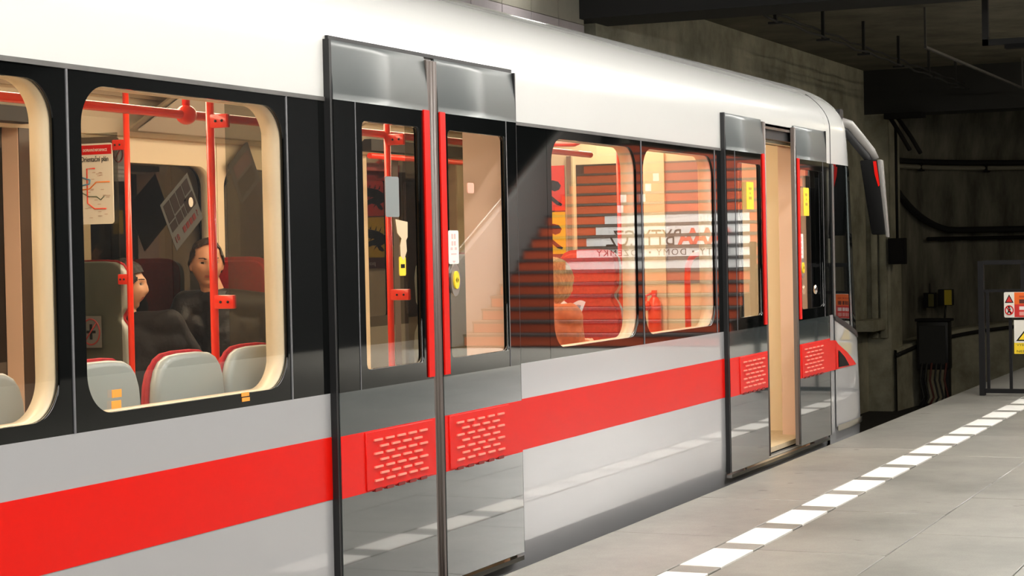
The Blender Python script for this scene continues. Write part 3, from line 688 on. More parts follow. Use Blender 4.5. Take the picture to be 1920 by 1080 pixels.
# red arrow: body and pointed head
flank('arrow_stripe', [(DOORS[1][1], R0), (12.445, R0-.005), (12.445, .632), (DOORS[1][1], R1)], m_red, .010, 6)
flank('arrow_head', [(12.445, R0-.005), (12.50, R0-.003), (12.50, .605), (12.445, .632)], m_red, .0125, 6)
flank('arrow_head', [(12.50, R0-.003), (13.02, .438), (12.75, .535), (12.50, .605)], m_red, .0125, 10)
flank('arrow_black_core', [(12.50, .452), (12.78, .447), (12.66, .51), (12.50, .565)], m_blk, .0165, 8)
sk = MB()
for k in range(1):
    sk.box(12.40, 13.1, .06, .1, -.5, .0)
sk.build('cab_skirt', m_under, train)
q = MB().prism([(12.72+.22*math.cos(2*PI*k/24), -.17+.20*math.sin(2*PI*k/24)) for k in range(24)], 'y', .03, .09); q.build('step_hole', m_seal, train)
# rear-view camera mirror on an arm
arm = MB(); arm.prism([(.06, 2.19), (.16, 2.18), (.17, 2.02), (.06, 2.04)], 'x', 12.94, 13.03)
ap = [(13.0, .10, 2.12), (13.08, .03, 2.085), (13.13, -.04, 1.985), (13.17, -.10, 1.90), (13.18, -.125, 1.845)]
arm.tube(ap, [.028, .036, .034, .03, .026], 10, 1)
arm.tube([(x-.012, y+.03, z-.035) for x, y, z in ap], [.026, .03, .03, .03, .028], 8, 0)
am = arm.build('mirror_arm', [m_seal, mat('mirror_grey', (.20, .19, .18), .4)], train)
mh = MB()
def mhq(y0, y1, z, x0, x1): return [(x0, y0, z), (x1, y0, z), (x1, y1, z), (x0, y1, z)]
for mi, (yl, yr) in enumerate((((-.045, -.075), (-.15, -.185)),)):
    pass
topz, botz = 1.84, 1.325
mh.add(mhq(-.03, -.155, topz, 13.1, 13.26)+mhq(-.105, -.20, botz, 13.1, 13.26), [(3, 2, 1, 0), (4, 5, 6, 7), (0, 1, 5, 4), (1, 2, 6, 5), (2, 3, 7, 6), (3, 0, 4, 7)], 0)
mho = mh.build('mirror_housing', [m_blk], train, bevel=.012)
sd = MB().add(mhq(-.152, -.184, topz-.0, 13.10, 13.16)+mhq(-.200, -.218, botz-.02, 13.12, 13.17), [(3, 2, 1, 0), (4, 5, 6, 7), (0, 1, 5, 4), (1, 2, 6, 5), (2, 3, 7, 6), (3, 0, 4, 7)], 0)
sd.build('mirror_side', mat('mirror_grey', (.20, .19, .18), .4), mho, bevel=.006)
rf = MB().add([(13.088, -.128, 1.83), (13.088, -.150, 1.83), (13.088, -.172, 1.665), (13.088, -.162, 1.655), (13.088, -.138, 1.74)], [(0, 1, 2, 3, 4)], 0); rf.build('red_reflector', m_red, mho)

# ================================================================== SALOON FURNITURE
def outline_high():
    """half widths of the high seat back by height"""
    prof_ = [(.36, .155), (.40, .18), (.50, .195), (.80, .195), (.86, .188), (.90, .17), (.925, .15), (.945, .15), (.965, .165), (.99, .18), (1.10, .185), (1.15, .177), (1.18, .155), (1.195, .12), (1.20, .06)]
    return [(h, z) for z, h in prof_]+[(-h, z) for z, h in prof_[::-1]]
def outline_low():
    prof_ = [(.36, .17), (.40, .182), (.55, .19), (.78, .19), (.83, .184), (.87, .168), (.895, .145), (.91, .11), (.915, .05)]
    return [(h, z) for z, h in prof_]+[(-h, z) for z, h in prof_[::-1]]
def make_seat(outline, name, hw=.215):
    """seat that faces +x, its back at x = 0, base at the saloon floor"""
    e = empty(name, (0, 0, 0)); ol = outline
    sh = MB().prism(ol, 'x', -.022, .022)
    def sc_(k, dz): 
        cz = .78; return [(y*k, z if z < .5 else z+dz) for y, z in ol]
    sh.build('back_shell', m_shell, e, bevel=.018, bseg=3)
    MB().prism([(y*1.0, z+.008 if z > .5 else z) for y, z in ol], 'x', .018, .034).build('backrest_edge', m_fabric, e, bevel=.008, bseg=2)
    MB().prism([(y*.93, z-.012 if z > .5 else z+.03) for y, z in ol], 'x', .030, .060).build('backrest_cushion', m_fabric, e, bevel=.018, bseg=3)
    MB().prism(rrect(.02, .46, -hw, hw, .06, 5), 'z', .355, .385).build('seat_shell', m_shell, e, bevel=.01)
    MB().prism(rrect(.04, .455, -hw+.015, hw-.015, .06, 5), 'z', .385, .43).build('seat_cushion', m_fabric, e, bevel=.015, bseg=3)
    pb = MB().box(.08, .30, -.06, .06, .0, .36); pb.build('pedestal', m_under, e, bevel=.01)
    return e
FZ = .06
hs = make_seat(outline_high(), 'passenger_seat', .195); ls = make_seat(outline_low(), 'low_back_seat', .19)
def put(src, first, x, y, rz, label, cat='seat', group=None):
    o = src if first else copy_tree(src)
    o.location = (x, y, FZ); o.rotation_euler = (0, 0, rz); ORG[o.name] = Vector((x, y, FZ))
    if 'group' in o: del o['group']
    return tag(o, label, cat, group)
put(hs, True, 7.50, 2.285, 0, 'high-backed grey seat shell behind the woman, no-smoking sign over it')
put(hs, False, 8.80, 2.27, PI, 'red high-backed seat the man in the dark jacket sits on')
put(hs, False, 10.28, .86, PI, 'red high-backed seat facing the reader with the newspaper')
put(hs, False, 8.55, .62, 0, 'high-backed seat the blond reader sits on')
put(hs, False, 7.66, .48, 0, 'dim high-backed seat shell seen through the closed door glass')
for k, (x, lb) in enumerate(((4.09, 'low white seat back cut by the left frame edge'), (4.635, 'low white seat back with orange squares before it'), (5.10, 'low white seat back in the middle of the passenger window'), (5.505, 'low white seat back by the right end of the passenger window'))):
    put(ls, k == 0, x, .185, PI/2, lb)
# ---- handrails
def bracket(e, x, y, z, dx, dy):
    q = MB().box(min(x, x+dx)-(.0 if dx else .012), max(x, x+dx)+(.0 if dx else .012), min(y, y+dy)-(0 if dy else .012), max(y, y+dy)+(0 if dy else .012), z-.024, z+.024); b_ = q.build('screen_clamp', m_pole, e, bevel=.004)
    for k in (.4, .75):
        c = (x+dx*k-.014 if dy else x+dx*k, y+dy*k-.0 if dy else y-.014, z)
        MB().ball(c, .005, seg=8, ring=6).build('screw', m_seal, b_)
def pole(x, y, z1, label, br=(), r=.0145, z0=FZ):
    e = empty('grab_pole', (x, y, z0)); MB().tube([(x, y, z0), (x, y, z1)], r, 14).build('tube', m_pole, e)
    MB().tube([(x, y, z0), (x, y, z0+.02)], .035, 14).build('foot_flange', m_pole, e)
    for z, dx, dy in br: bracket(e, x, y, z, dx, dy)
    return tag(e, label, 'handrail')
pole(7.44, 2.04, 2.165, 'red vertical pole in front of the seated woman', ((1.80, 0, .075), (1.175, 0, .06)))
pole(5.712, .472, 2.165, 'red vertical pole in front of the man\'s face', ((1.745, 0, -.075), (1.115, 0, -.085)))
pole(7.45, .685, 2.165, 'red vertical pole behind the left glass of the closed door', ((1.765, 0, -.085), (1.09, 0, -.095)))
pole(10.34, .70, 2.165, 'red vertical pole beside the half open door', ((1.77, 0, -.08), (1.1, 0, -.08)))
def screen(x, y0, y1, z0, z1, label, stick=None):
    e = empty('glass_screen', (x, (y0+y1)/2, z0)); MB().box(x-.003, x+.003, y0, y1, z0, z1).build('tinted_pane', m_tint, e)
    MB().box(x-.006, x+.006, y0, y1, z0-.02, z0).build('lower_rail', m_alu, e)
    if stick:
        q = MB(); yc, zc, s_ = stick; q.box(x-.0055, x-.0045, yc-s_/2, yc+s_/2, zc-s_*.62, zc+s_*.62, 0)
        ring = [(x-.0075, yc+s_*.42*math.cos(2*PI*k/28), zc+s_*.5*math.sin(2*PI*k/28)) for k in range(28)]; q.tube(ring, .004, 6, 1, closed=True)
        q.tube([(x-.0075, yc+s_*.28, zc-s_*.36), (x-.0075, yc-s_*.28, zc+s_*.36)], .004, 6, 1)
        q.box(x-.0085, x-.0065, yc-.008, yc+.006, zc-s_*.3, zc+s_*.3, 2); q.box(x-.0085, x-.0065, yc-s_*.22, yc+s_*.2, zc-.006, zc+.006, 2)
        q.build('prohibition_sticker', [mat('smoky_film', (.10, .10, .095), .5), mat('dark_red_ring', (.22, .02, .018), .5), m_blk], e)
    return tag(e, label, 'glass screen')
screen(7.45, 2.10, 2.46, .62, 1.86, 'tinted glass screen behind the map board with a prohibition sticker', (2.27, .93, .12))
screen(5.712, .21, .41, .62, 1.86, 'tinted glass screen at the right end of the passenger window')
screen(7.455, .10, .60, .62, 1.86, 'tinted glass screen beside the dim seat behind the closed door')
# ceiling rail with hub
e = empty('ceiling_rail', (7, .7, 1.79)); MB().tube([(x*1.0, .70, 1.79) for x in (1.2, 4, 6, 8, 9.9)], .0165, 14).build('tube', m_pole, e)
for x in (2.6, 5.91, 9.0):
    MB().ball((x, .70, 1.79), (.045, .036, .036)).build('hub', m_pole, e); MB().tube([(x, .70, 1.79), (x, .70, 2.165)], .0145, 12).build('stem', m_pole, e)
tag(e, 'long dark red rail hung under the saloon ceiling near the windows', 'handrail')
e = empty('ceiling_rail', (10.9, 2.0, 1.83)); MB().tube([(x*1.0, 2.0, 1.83) for x in (9.75, 10.5, 11.3, 12.1)], .0165, 14).build('tube', m_pole, e)
for x in (12.0,):
    MB().ball((x, 2.0, 1.83), (.045, .036, .036)).build('hub', m_pole, e); MB().tube([(x, 2.0, 1.83), (x, 2.0, 2.165)], .0145, 12).build('stem', m_pole, e)
tag(e, 'orange ceiling rail seen through the right glass of the closed door', 'handrail')
# grab loop at the end of the right-hand windows
cp = [(10.3, .285, FZ), (10.3, .285, 1.10), (10.3, .28, 1.16), (10.3, .262, 1.205), (10.3, .235, 1.228), (10.3, .20, 1.235), (10.3, .10, 1.235)]
e = empty('grab_hoop', (10.3, .2, FZ)); MB().tube(cp, .0175, 12).build('tube', m_pole, e); MB().tube([(10.3, .12, 1.235), (10.3, .095, 1.235)], .034, 12).build('wall_flange', m_pole, e); tag(e, 'red bent grab hoop beside the half open door', 'handrail')
hp = [(10.02, 1.02, 2.165), (10.02, 1.02, 1.93), (10.02, 1.01, 1.885), (10.02, .98, 1.865), (10.02, .84, 1.86), (10.02, .80, 1.875), (10.02, .785, 1.92), (10.02, .785, 2.165)]
e = empty('hanging_loop', (10.02, .9, 1.86)); MB().tube(hp, .0145, 12).build('tube', m_pole, e); tag(e, 'red U-shaped hanging handle near the ceiling of the right bay', 'handrail')
# fire extinguisher on the bulkhead
e = empty('fire_extinguisher', (12.05, 1.11, .68)); q = MB().tube([(12.05, 1.11, .68), (12.05, 1.11, .70), (12.05, 1.11, .90), (12.05, 1.11, .93), (12.05, 1.11, .945)], [.03, .045, .045, .03, .015], 16); q.build('cylinder', m_pole, e)
MB().box(12.035, 12.065, 1.095, 1.125, .945, .985).build('valve', m_pole, e); MB().ball((12.0, 1.15, .885), .034).build('gauge_ball', m_pole, e); MB().tube([(12.05, 1.125, .965), (12.03, 1.16, .95), (12.01, 1.155, .90)], .008, 8).build('hose', m_pole, e)
tag(e, 'small red extinguisher mounted on the cab bulkhead', 'extinguisher')
# ---- map board
e = empty('map_board', (7.43, 2.26, 1.43)); X = 7.435
yA, yB, zA, zB = 2.115, 2.44, 1.435, 1.812
MB().prism(rrect(yA, yB, zA, zB, .014, 4), 'x', X-.006, X).build('board', m_paper, e)
MB().box(X-.0075, X-.006, yA+.004, yB, zB-.052, zB-.008).build('red_header', m_red, e)
MB().prism([(y, z) for y, z in rrect(yA-.035, yB, zB-.03, zB+.03, .028, 5)], 'x', X+.001, X+.006).build('holder', mat('brown_holder', (.10, .075, .05), .4), e)
def YZ(u, v): return (X-.008, yA+(yB-yA)*(1-u), zA+(zB-zA)*v)      # u from left (larger y) to right
q = MB(); text_into(q, 'Orienta\u010dn\u00ed pl\u00e1n', .034, YZ(.46, .775), (0, -1, 0), (0, 0, 1), width=.155); q.build('title', m_blk, e)
q = MB(); text_into(q, 'DOPRAVN\u00cd INFORMACE', .018, YZ(.50, .90), (0, -1, 0), (0, 0, 1), width=.135); q.build('header_text', m_paper, e)
def mline(pts, m, r=.0032): MB().tube([YZ(*p) for p in pts], r, 6).build('metro_line', m, e)
m_lr = mat('map_red', (.80, .06, .02), .6); m_lo = mat('map_orange', (.88, .26, .04), .6); m_lg = mat('map_green', (.10, .13, .07), .6); m_lb = mat('map_blue', (.12, .30, .48), .6)
mline([(.70, .69), (.56, .69), (.56, .26), (.68, .19), (.88, .19)], m_lr); mline([(.46, .43), (.60, .44), (.72, .52), (.95, .52)], m_lo); mline([(.45, .40), (.58, .345), (.72, .34), (.79, .30), (.85, .345)], m_lg, .0026)
mline([(.48, .58), (.56, .56), (.61, .55), (.60, .50), (.52, .49), (.46, .48)], m_lb, .004)
q = MB(); random.seed(3)
for k in range(26):
    u = random.uniform(.48, .93); v = random.uniform(.06, .68); p = YZ(u, v); q.box(p[0], p[0]+.001, p[1]-.009, p[1]+.009, p[2]-.0012, p[2]+.0012)
o = q.build('station_names', mat('map_grey_ink', (.5, .32, .25), .6), e); o['kind'] = 'stuff'
tag(e, 'white metro map board headed with a red bar', 'map')
# ---- posters
def card(name, c, ux, uy, w_, h_, m, label, cat='poster', th=.002):
    """flat card; c centre, ux right, uy up as seen by the viewer"""
    e = empty(name, c); ux = Vector(ux).normalized(); uy = Vector(uy).normalized(); n = ux.cross(uy).normalized()
    def P(u, v, o=0): return Vector(c)+ux*(w_*(u-.5))+uy*(h_*(v-.5))+n*o
    def rect(u0, u1, v0, v1, o, th_=.001): 
        q = MB(); a = [P(u0, v0, o), P(u1, v0, o), P(u1, v1, o), P(u0, v1, o)]; slabq(q, a, th_); return q
    rect(0, 1, 0, 1, 0, th).build('card', m, e)
    tag(e, label, cat); return e, P, rect
# hanging leaflets at the far window, tilted
ex = Vector((.262, 0, .18)).normalized(); ez = Vector((-.135, 0, .226)).normalized()
c1 = Vector((8.505, 2.455, 1.51))
e, P, rect = card('hanging_leaflet', c1, ex, ez, .31, .275, m_dull, 'tilted grey leaflet with photographs above the man\'s head', 'leaflet')
for (u0, u1, v0, v1) in ((.06, .26, .56, .93), (.29, .48, .60, .93), (.51, .70, .60, .93), (.73, .93, .68, .93), (.06, .26, .36, .53), (.29, .48, .36, .56), (.51, .60, .36, .56), (.63, .95, .36, .64)): rect(u0, u1, v0, v1, .003).build('photo_print', m_leafdark, e)
q = MB(); text_into(q, '18', .05, P(.08, .12, .004), ex, ez); q.build('leaflet_number', m_leafred, e)
q = MB(); text_into(q, '?', .05, P(.87, .14, .004), ex, ez); q.build('leaflet_mark', m_leafred, e)
for k in range(4): rect(.36+.12*k, .45+.12*k, .13, .25, .0035).build('red_glyph', m_leafred, e)
q = MB(); q.prism([(math.cos(2*PI*k/20)*.021, math.sin(2*PI*k/20)*.026) for k in range(20)], 'y', 0, .002); o_ = P(.80, .49, .006); q.v = [(v[0]+o_.x, v[1]+o_.y-.002, v[2]+o_.z) for v in q.v]; q.build('white_spot', m_paper, e)
c2 = Vector((9.12, 2.45, 1.73))
e, P, rect = card('hanging_leaflet', c2, ex, ez, .25, .25, mat('very_dull_leaflet', (.045, .047, .047), .7, spec=.2), 'dim tilted leaflet high above the red seat', 'leaflet')
rect(.15, .9, .55, .85, .003).build('dark_red_print', mat('deep_red_print', (.07, .018, .018), .6), e); rect(.12, .88, .12, .48, .003).build('photo_print', m_leafdark, e)
# small sign beside the map
e, P, rect = card('window_notice', (7.95, 2.455, 1.76), (1, 0, 0), (0, 0, 1), .13, .21, mat('film_notice', (.045, .045, .05), .5), 'small dark notice film beside the map on the far window', 'notice')
q = MB(); q.tube([P(.5+.30*math.cos(2*PI*k/20), .66+.2*math.sin(2*PI*k/20), .004) for k in range(20)], .004, 6, closed=True); q.tube([P(.3, .52, .004), P(.7, .80, .004)], .004, 6); q.build('prohibition_ring', m_leafred, e)
for k in range(3): rect(.12, .88, .10+.10*k, .16+.10*k, .003).build('text_line', mat('faint_print', (.12, .12, .12), .6), e)
# red, yellow and purple poster on the bulkhead
e, P, rect = card('bulkhead_poster', (BXF-.012, 1.93, 1.50), (0, -1, 0), (0, 0, 1), .34, .68, mat('purple_print', (.10, .022, .03), .5), 'tall poster of stacked red, yellow and purple fields with black beasts', 'poster')
rect(0, 1, .55, 1.0, .003).build('red_field', mat('poster_red', (.80, .03, .015), .5), e); rect(0, 1, .115, .535, .003).build('yellow_field', mat('poster_yellow', (.78, .50, .01), .5), e)
def beast(v0):
    q = MB(); k = .40
    def S(pts): q.add([P(u, v0+v*k, .005) for u, v in pts], [tuple(range(len(pts)))])
    S([(.30, .52), (.42, .62), (.58, .66), (.74, .70), (.86, .66), (.92, .56), (.88, .46), (.78, .42), (.70, .46), (.62, .44), (.52, .42), (.40, .38), (.30, .40)])
    S([(.30, .40), (.52, .42), (.66, .36), (.76, .26), (.86, .16), (.94, .10), (.92, .05), (.82, .08), (.70, .20), (.58, .26), (.48, .24), (.42, .12), (.34, .08), (.30, .12), (.38, .24), (.28, .30)])
    S([(.10, .20), (.30, .30), (.30, .52), (.16, .60), (.04, .48)])
    for (a, b_, c_, d_) in ((.40, .62, .36, .74), (.50, .65, .47, .76), (.62, .68, .60, .78), (.48, .24, .56, .12), (.60, .44, .64, .36)):
        S([(a-.02, b_), (a+.02, b_), (c_, d_)])
    q.build('black_beast', m_blk, e)
beast(.575); beast(.14)
q = MB(); text_into(q, 'pohled', .045, P(.52, .035, .005), (0, -1, 0), (0, 0, 1), width=.13); q.build('poster_word', mat('pale_ink', (.75, .66, .6), .6), e)
# orange squares on the window: painted reflections of a station display
for k, (x, z, lb) in enumerate(((4.465, .897, 'upper orange square painted reflection low on the left part of the window'), (4.462, .866, 'lower orange square painted reflection low on the left part of the window'), (5.14, .842, 'upper flat orange sticker on the window\'s lower border'), (5.143, .826, 'lower flat orange sticker on the window\'s lower border'))):
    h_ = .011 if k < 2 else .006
    q = MB().box(x-.022, x+.022, -.0022, -.0004, z-h_, z+h_); tag(q.build('orange_reflection_patch', m_orng), lb, 'sticker')

# ================================================================== PEOPLE
def blob(name, parts, voxel=.006, smooth=4, extra=None):
    """union of capsules and ellipsoids grown into one continuous skin"""
    mb = MB()
    for p in parts:
        if p[0] == 'c':
            a, ra, c, rc = Vector(p[1]), p[2], Vector(p[3]), p[4]; n = 5
            mb.tube([a+(c-a)*k/n for k in range(n+1)], [ra+(rc-ra)*k/n for k in range(n+1)], 14); mb.ball(a, ra*.995, seg=14, ring=9); mb.ball(c, rc*.995, seg=14, ring=9)
        else:
            Rm = p[3] if len(p) > 3 else Matrix.Identity(3); t = MB().ball((0, 0, 0), p[2], seg=20, ring=14); c = Vector(p[1]); mb.add([c+Rm@Vector(v) for v in t.v], t.f)
    if extra: mb.add(*extra)
    me = bpy.data.meshes.new(name+'_raw'); me.from_pydata(mb.v, [], mb.f); o = bpy.data.objects.new(name+'_raw', me); COL.objects.link(o)
    r = o.modifiers.new('r', 'REMESH'); r.mode = 'VOXEL'; r.voxel_size = voxel; r.use_smooth_shade = True
    s_ = o.modifiers.new('s', 'SMOOTH'); s_.factor = .5; s_.iterations = smooth
    dg = bpy.context.evaluated_depsgraph_get(); dg.update(); out = bpy.data.meshes.new_from_object(o.evaluated_get(dg)); bpy.data.objects.remove(o); bpy.data.meshes.remove(me)
    vs_ = [v.co.copy() for v in out.vertices]; fs = [tuple(p.vertices) for p in out.polygons]; bpy.data.meshes.remove(out)
    q = MB(); q.add(vs_, fs, 0, True); return q
def gz(v, m, s): return math.exp(-((v-m)/s)**2)
def head_local(d, k=1.0, off=0.0):
    """point of the head surface in direction d (x front, y left, z up)"""
    x, y, z = d; hw, hd, hh = .074, .094, .114
    k *= 1.09
    r = 1/math.sqrt((x/hd)**2+(y/hw)**2+(z/hh)**2); P = Vector((x*r, y*r, z*r))
    if P.z < 0:
        t = -P.z/hh; P.y *= 1-.30*t**1.4; 
        if P.x < 0: P.x *= 1-.35*t
        else: P.x *= 1-.06*t
    if P.z > 0 and P.x < 0: P.x *= 1.06
    if P.x > 0:
        f = P.x; py, pz = P.y, P.z
        if abs(py) < .08:
            dx = .020*gz(py, 0, .012+.006*max(0, -(pz+.01)/.03))*(gz(pz, -.022, .018) if pz < -.018 else max(0, 1-(pz+.018)/.055)**1.0)*(1 if pz < .035 else 0)
            dx += .006*gz(pz, .030, .012)*gz(py, 0, .05)
            for s_ in (-1, 1): dx -= .011*gz(py, s_*.031, .015)*gz(pz, .010, .012); dx += .004*gz(py, s_*.040, .018)*gz(pz, -.022, .016)
            dx += .006*gz(pz, -.053, .011)*gz(py, 0, .020)-.003*gz(pz, -.053, .003)*gz(py, 0, .02)
            dx -= .005*gz(pz, -.071, .008)*gz(py, 0, .03); dx += .008*gz(pz, -.092, .014)*gz(py, 0, .022)
            P.x += dx*(1 if f > .03 else f/.03)
    return P*k+(Vector(d)*off)
def head_mesh(nu=84, nv=64, off=0.0):
    vs_ = []; fs = []
    for i in range(nv+1):
        th = PI*i/nv
        for j in range(nu):
            ph = 2*PI*j/nu; vs_.append(head_local((math.sin(th)*math.cos(ph), math.sin(th)*math.sin(ph), math.cos(th)), 1, off))
    for i in range(nv):
        for j in range(nu): fs.append((i*nu+j, (i+1)*nu+j, (i+1)*nu+(j+1) % nu, i*nu+(j+1) % nu))
    return vs_, fs
def frame(face, up=(0, 0, 1), tilt=0):
    x = Vector(face).normalized(); z = (Vector(up)-x*Vector(up).dot(x)).normalized(); y = z.cross(x); m = Matrix((x, y, z)).transposed(); return m
def hand(w_, d_, palm_n, side, L_=.085, curl=.5):
    """palm and five bent fingers; w_ wrist, d_ pointing direction, palm_n palm normal"""
    d_ = Vector(d_).normalized(); n = Vector(palm_n); n = (n-d_*n.dot(d_)).normalized(); s_ = d_.cross(n)*side; w_ = Vector(w_); ps = []
    kn = w_+d_*.08
    ps.append(('c', w_, .024, w_+d_*.03, .027))
    for k in range(4):
        base = kn+s_*(-.028+.019*k); ps.append(('c', w_+d_*.025+s_*(-.012+.008*k), .018, base, .0115))
        ln = [.036, .042, .039, .030][k]; p = base; a = curl*.5
        for j in range(3):
            dd = d_*math.cos(a)+n*math.sin(a); q_ = p+dd*ln*(1-.2*j); ps.append(('c', p, .0098-.001*j, q_, .0090-.001*j)); p = q_; a += curl
    tb = w_+d_*.03+s_*(-.028); t1 = tb+d_*.032-s_*.022+n*.012; t2 = t1+d_*.03-s_*.004+n*.012
    ps += [('c', tb, .015, t1, .012), ('c', t1, .0115, t2, .009)]
    return ps
def person(name, label, J, face, skin, hairc, cloth, trous, hair_mask, shirt=None, hair_off=.012, lean_up=(0, 0, 1)):
    """J: joints hip, chest, neck, head, shoulders/elbows/wrists/knees/ankles as (left, right)"""
    Hm = frame(face, lean_up); hc = Vector(J['head']); hv, hf = head_mesh()
    ex = ([hc+Hm@v for v in hv], hf)
    nk = Vector(J['neck']); ch = Vector(J['chest']); hip = Vector(J['hip'])
    parts = [('c', nk-Vector((0, 0, .05)), .062, hc+Hm@Vector((-.018, 0, -.05)), .052), ('c', nk-Vector((0, 0, .05)), .07, ch, .11), ('c', ch, .115, hip, .12)]
    for s_ in (-1, 1): parts.append(('e', hc+Hm@Vector((-.008, s_*.081, -.006)), (.019, .009, .033), Hm))
    for i in (0, 1):
        parts += [('c', J['sh'][i], .055, J['el'][i], .042), ('c', J['el'][i], .040, J['wr'][i], .027), ('c', nk-Vector((0, 0, .06)), .06, J['sh'][i], .055), ('c', hip, .09, J['kn'][i], .06), ('c', J['kn'][i], .055, J['an'][i], .038), ('c', J['an'][i], .04, Vector(J['an'][i])+Vector((J['toe'][0]*.16, J['toe'][1]*.16, -.03)), .032)]
        parts += hand(J['wr'][i], J['hd'][i], (0, 0, -1), 1 if i == 0 else -1)
    q = blob(name, parts, .0052, 3, ex)
    inv_ = Hm.transposed(); mi = []
    for f in q.f:
        c = inv_@(sum((Vector(q.v[k]) for k in f), Vector())/len(f)-hc)/1.09; m_ = 0
        if c.x > .05 and abs(c.z) < .1:
            ay = abs(c.y)
            if ((ay-.031)/.0135)**2+((c.z-.010)/.0062)**2 < 1: m_ = 2 if (ay-.031)**2+(c.z-.010)**2 < .0058**2 else 1
            elif .014 < ay < .048 and .026 < c.z-.12*(.03-abs(ay-.031))-.0 < .0305: m_ = 3
            elif ay < .021 and -.060 < c.z < -.047: m_ = 4
        mi.append(m_)
    q.m = mi
    hmat = mat(name+'_hair_'+hairc[0], hairc[1], .6, noise_amt=.5, noise_scale=90, stretch=(1, 1, .3), bump=.5, bump_scale=160)
    o = q.build(name, [skin, mat('eye_white', (.34, .24, .18), .4), mat('dark_iris', (.03, .02, .015), .2), hmat, mat('lip', (.46, .14, .10), .5)])
    tag(o, label, 'person')
    # hair
    hv, hf = head_mesh(96, 72); keep = []; hb = MB(); hv2 = []
    for v in hv:
        n_ = noise.noise(v*28)*.006+noise.noise(Vector((v.x*90, v.y*90, v.z*30)))*.004; mk = hair_mask(v); hv2.append(hc+Hm@(v+v.normalized()*((hair_off+n_)*min(1, max(mk, 0)*6)-(.004 if mk <= 0 else 0))))
    fs = [f for f in hf if sum(hair_mask(hv[k]) > -.02 for k in f) == 4]
    hb.add(hv2, fs, 0, True); used = sorted({k for f in fs for k in f}); rm = {k: i for i, k in enumerate(used)}
    hb.v = [hb.v[k] for k in used]; hb.f = [tuple(rm[k] for k in f) for f in hb.f]
    hb.build('hair', hmat, o)
    # jacket
    up_ = Vector((0, 0, 1)); jk = [('c', nk-up_*.075, .098, ch, .150), ('c', ch, .155, hip, .165), ('c', hip, .165, hip-up_*.03, .16)]
    for i in (0, 1):
        jk += [('c', nk-up_*.07, .085, J['sh'][i], .078), ('c', J['sh'][i], .080, J['el'][i], .062), ('c', J['el'][i], .060, J['wr'][i], .043), ('c', ch, .12, Vector(J['sh'][i])-up_*.08, .08)]
    q = blob('jacket', jk, .009, 3)
    q.v = [tuple(Vector(v)+Vector((noise.noise(Vector(v)*9), noise.noise(Vector(v)*9+Vector((7, 3, 1))), noise.noise(Vector(v)*14)*.5))*.012) for v in q.v]
    jo = q.build('jacket', cloth, o)
    # collar: standing ring, open at the front
    fx = Vector(J['toe']); fx = Vector((fx[0], fx[1], 0)).normalized(); fy = up_.cross(fx); cl = MB(); nseg = 22
    def colp(u, v_):
        a = math.radians(35+290*u); r = .068+.022*v_; c = nk-up_*.055
        return c+fx*(math.cos(a)*r*1.05)+fy*(math.sin(a)*r*1.15)+up_*(.062*(1-v_)-.02)+fx*(.012*v_)
    cl.grid(colp, nseg, 4); cl.grid(lambda u, v_: colp(u, v_)*1.0+Vector((0, 0, .006)), nseg, 4, flip=True); cl.build('collar', cloth, jo)
    # trousers
    tr = [('c', hip, .15, hip-up_*.02, .15)]
    for i in (0, 1): tr += [('c', hip-up_*.01, .115, J['kn'][i], .078), ('c', J['kn'][i], .076, Vector(J['an'][i])+up_*.04, .058)]
    blob('trousers', tr, .010, 3).build('trousers', trous, o)
    sh_ = MB()
    for i in (0, 1):
        a = Vector(J['an'][i]); t = Vector((J['toe'][0], J['toe'][1], 0)); b2 = blob('shoe', [('c', a-t*.03-up_*.03, .043, a+t*.15-up_*.042, .036), ('c', a-t*.02, .045, a+t*.02-up_*.03, .045)], .008, 2); b2.build('shoe', m_seal, o)
    return o
m_skin = mat('skin_warm', (.62, .30, .17), .5, noise_amt=.12, noise_scale=30)
m_skin2 = mat('skin_tan', (.60, .33, .20), .5, noise_amt=.1, noise_scale=30)
m_leather = mat('dark_brown_leather', (.009, .007, .006), .5, noise_amt=.4, noise_scale=14, bump=.5, bump_scale=24)
m_coat = mat('black_coat', (.008, .007, .007), .7, spec=.25, noise_amt=.3, noise_scale=20, bump=.4, bump_scale=30)
m_denim = mat('dark_denim', (.02, .024, .035), .8)
m_orange_jacket = mat('rust_orange_jacket', (.50, .13, .035), .7, noise_amt=.4, noise_scale=25)
def mask_man(v):                                     # receding short hair
    if v.x < -.01: return .3 if v.z > -.045 else -.2
    side = abs(v.y) > .058 and v.z > -.015+.9*max(0, v.x)
    top = v.z > .066+.42*max(0, v.x)*(1.2-abs(v.y)/.09)
    return .2 if (side or top) else -.2
def mask_woman(v):
    if v.x < .0: return .3 if v.z > -.085 else -.2
    return .2 if (v.z > .050+.25*max(0, v.x-.05) or (abs(v.y) > .060 and v.z > -.03+.8*v.x)) else -.2
def mask_blond(v):
    if v.x < .015: return .35 if v.z > -.1 else -.2
    return .2 if (v.z > .050 or (abs(v.y) > .055 and v.z > -.08)) else -.2
S = dict
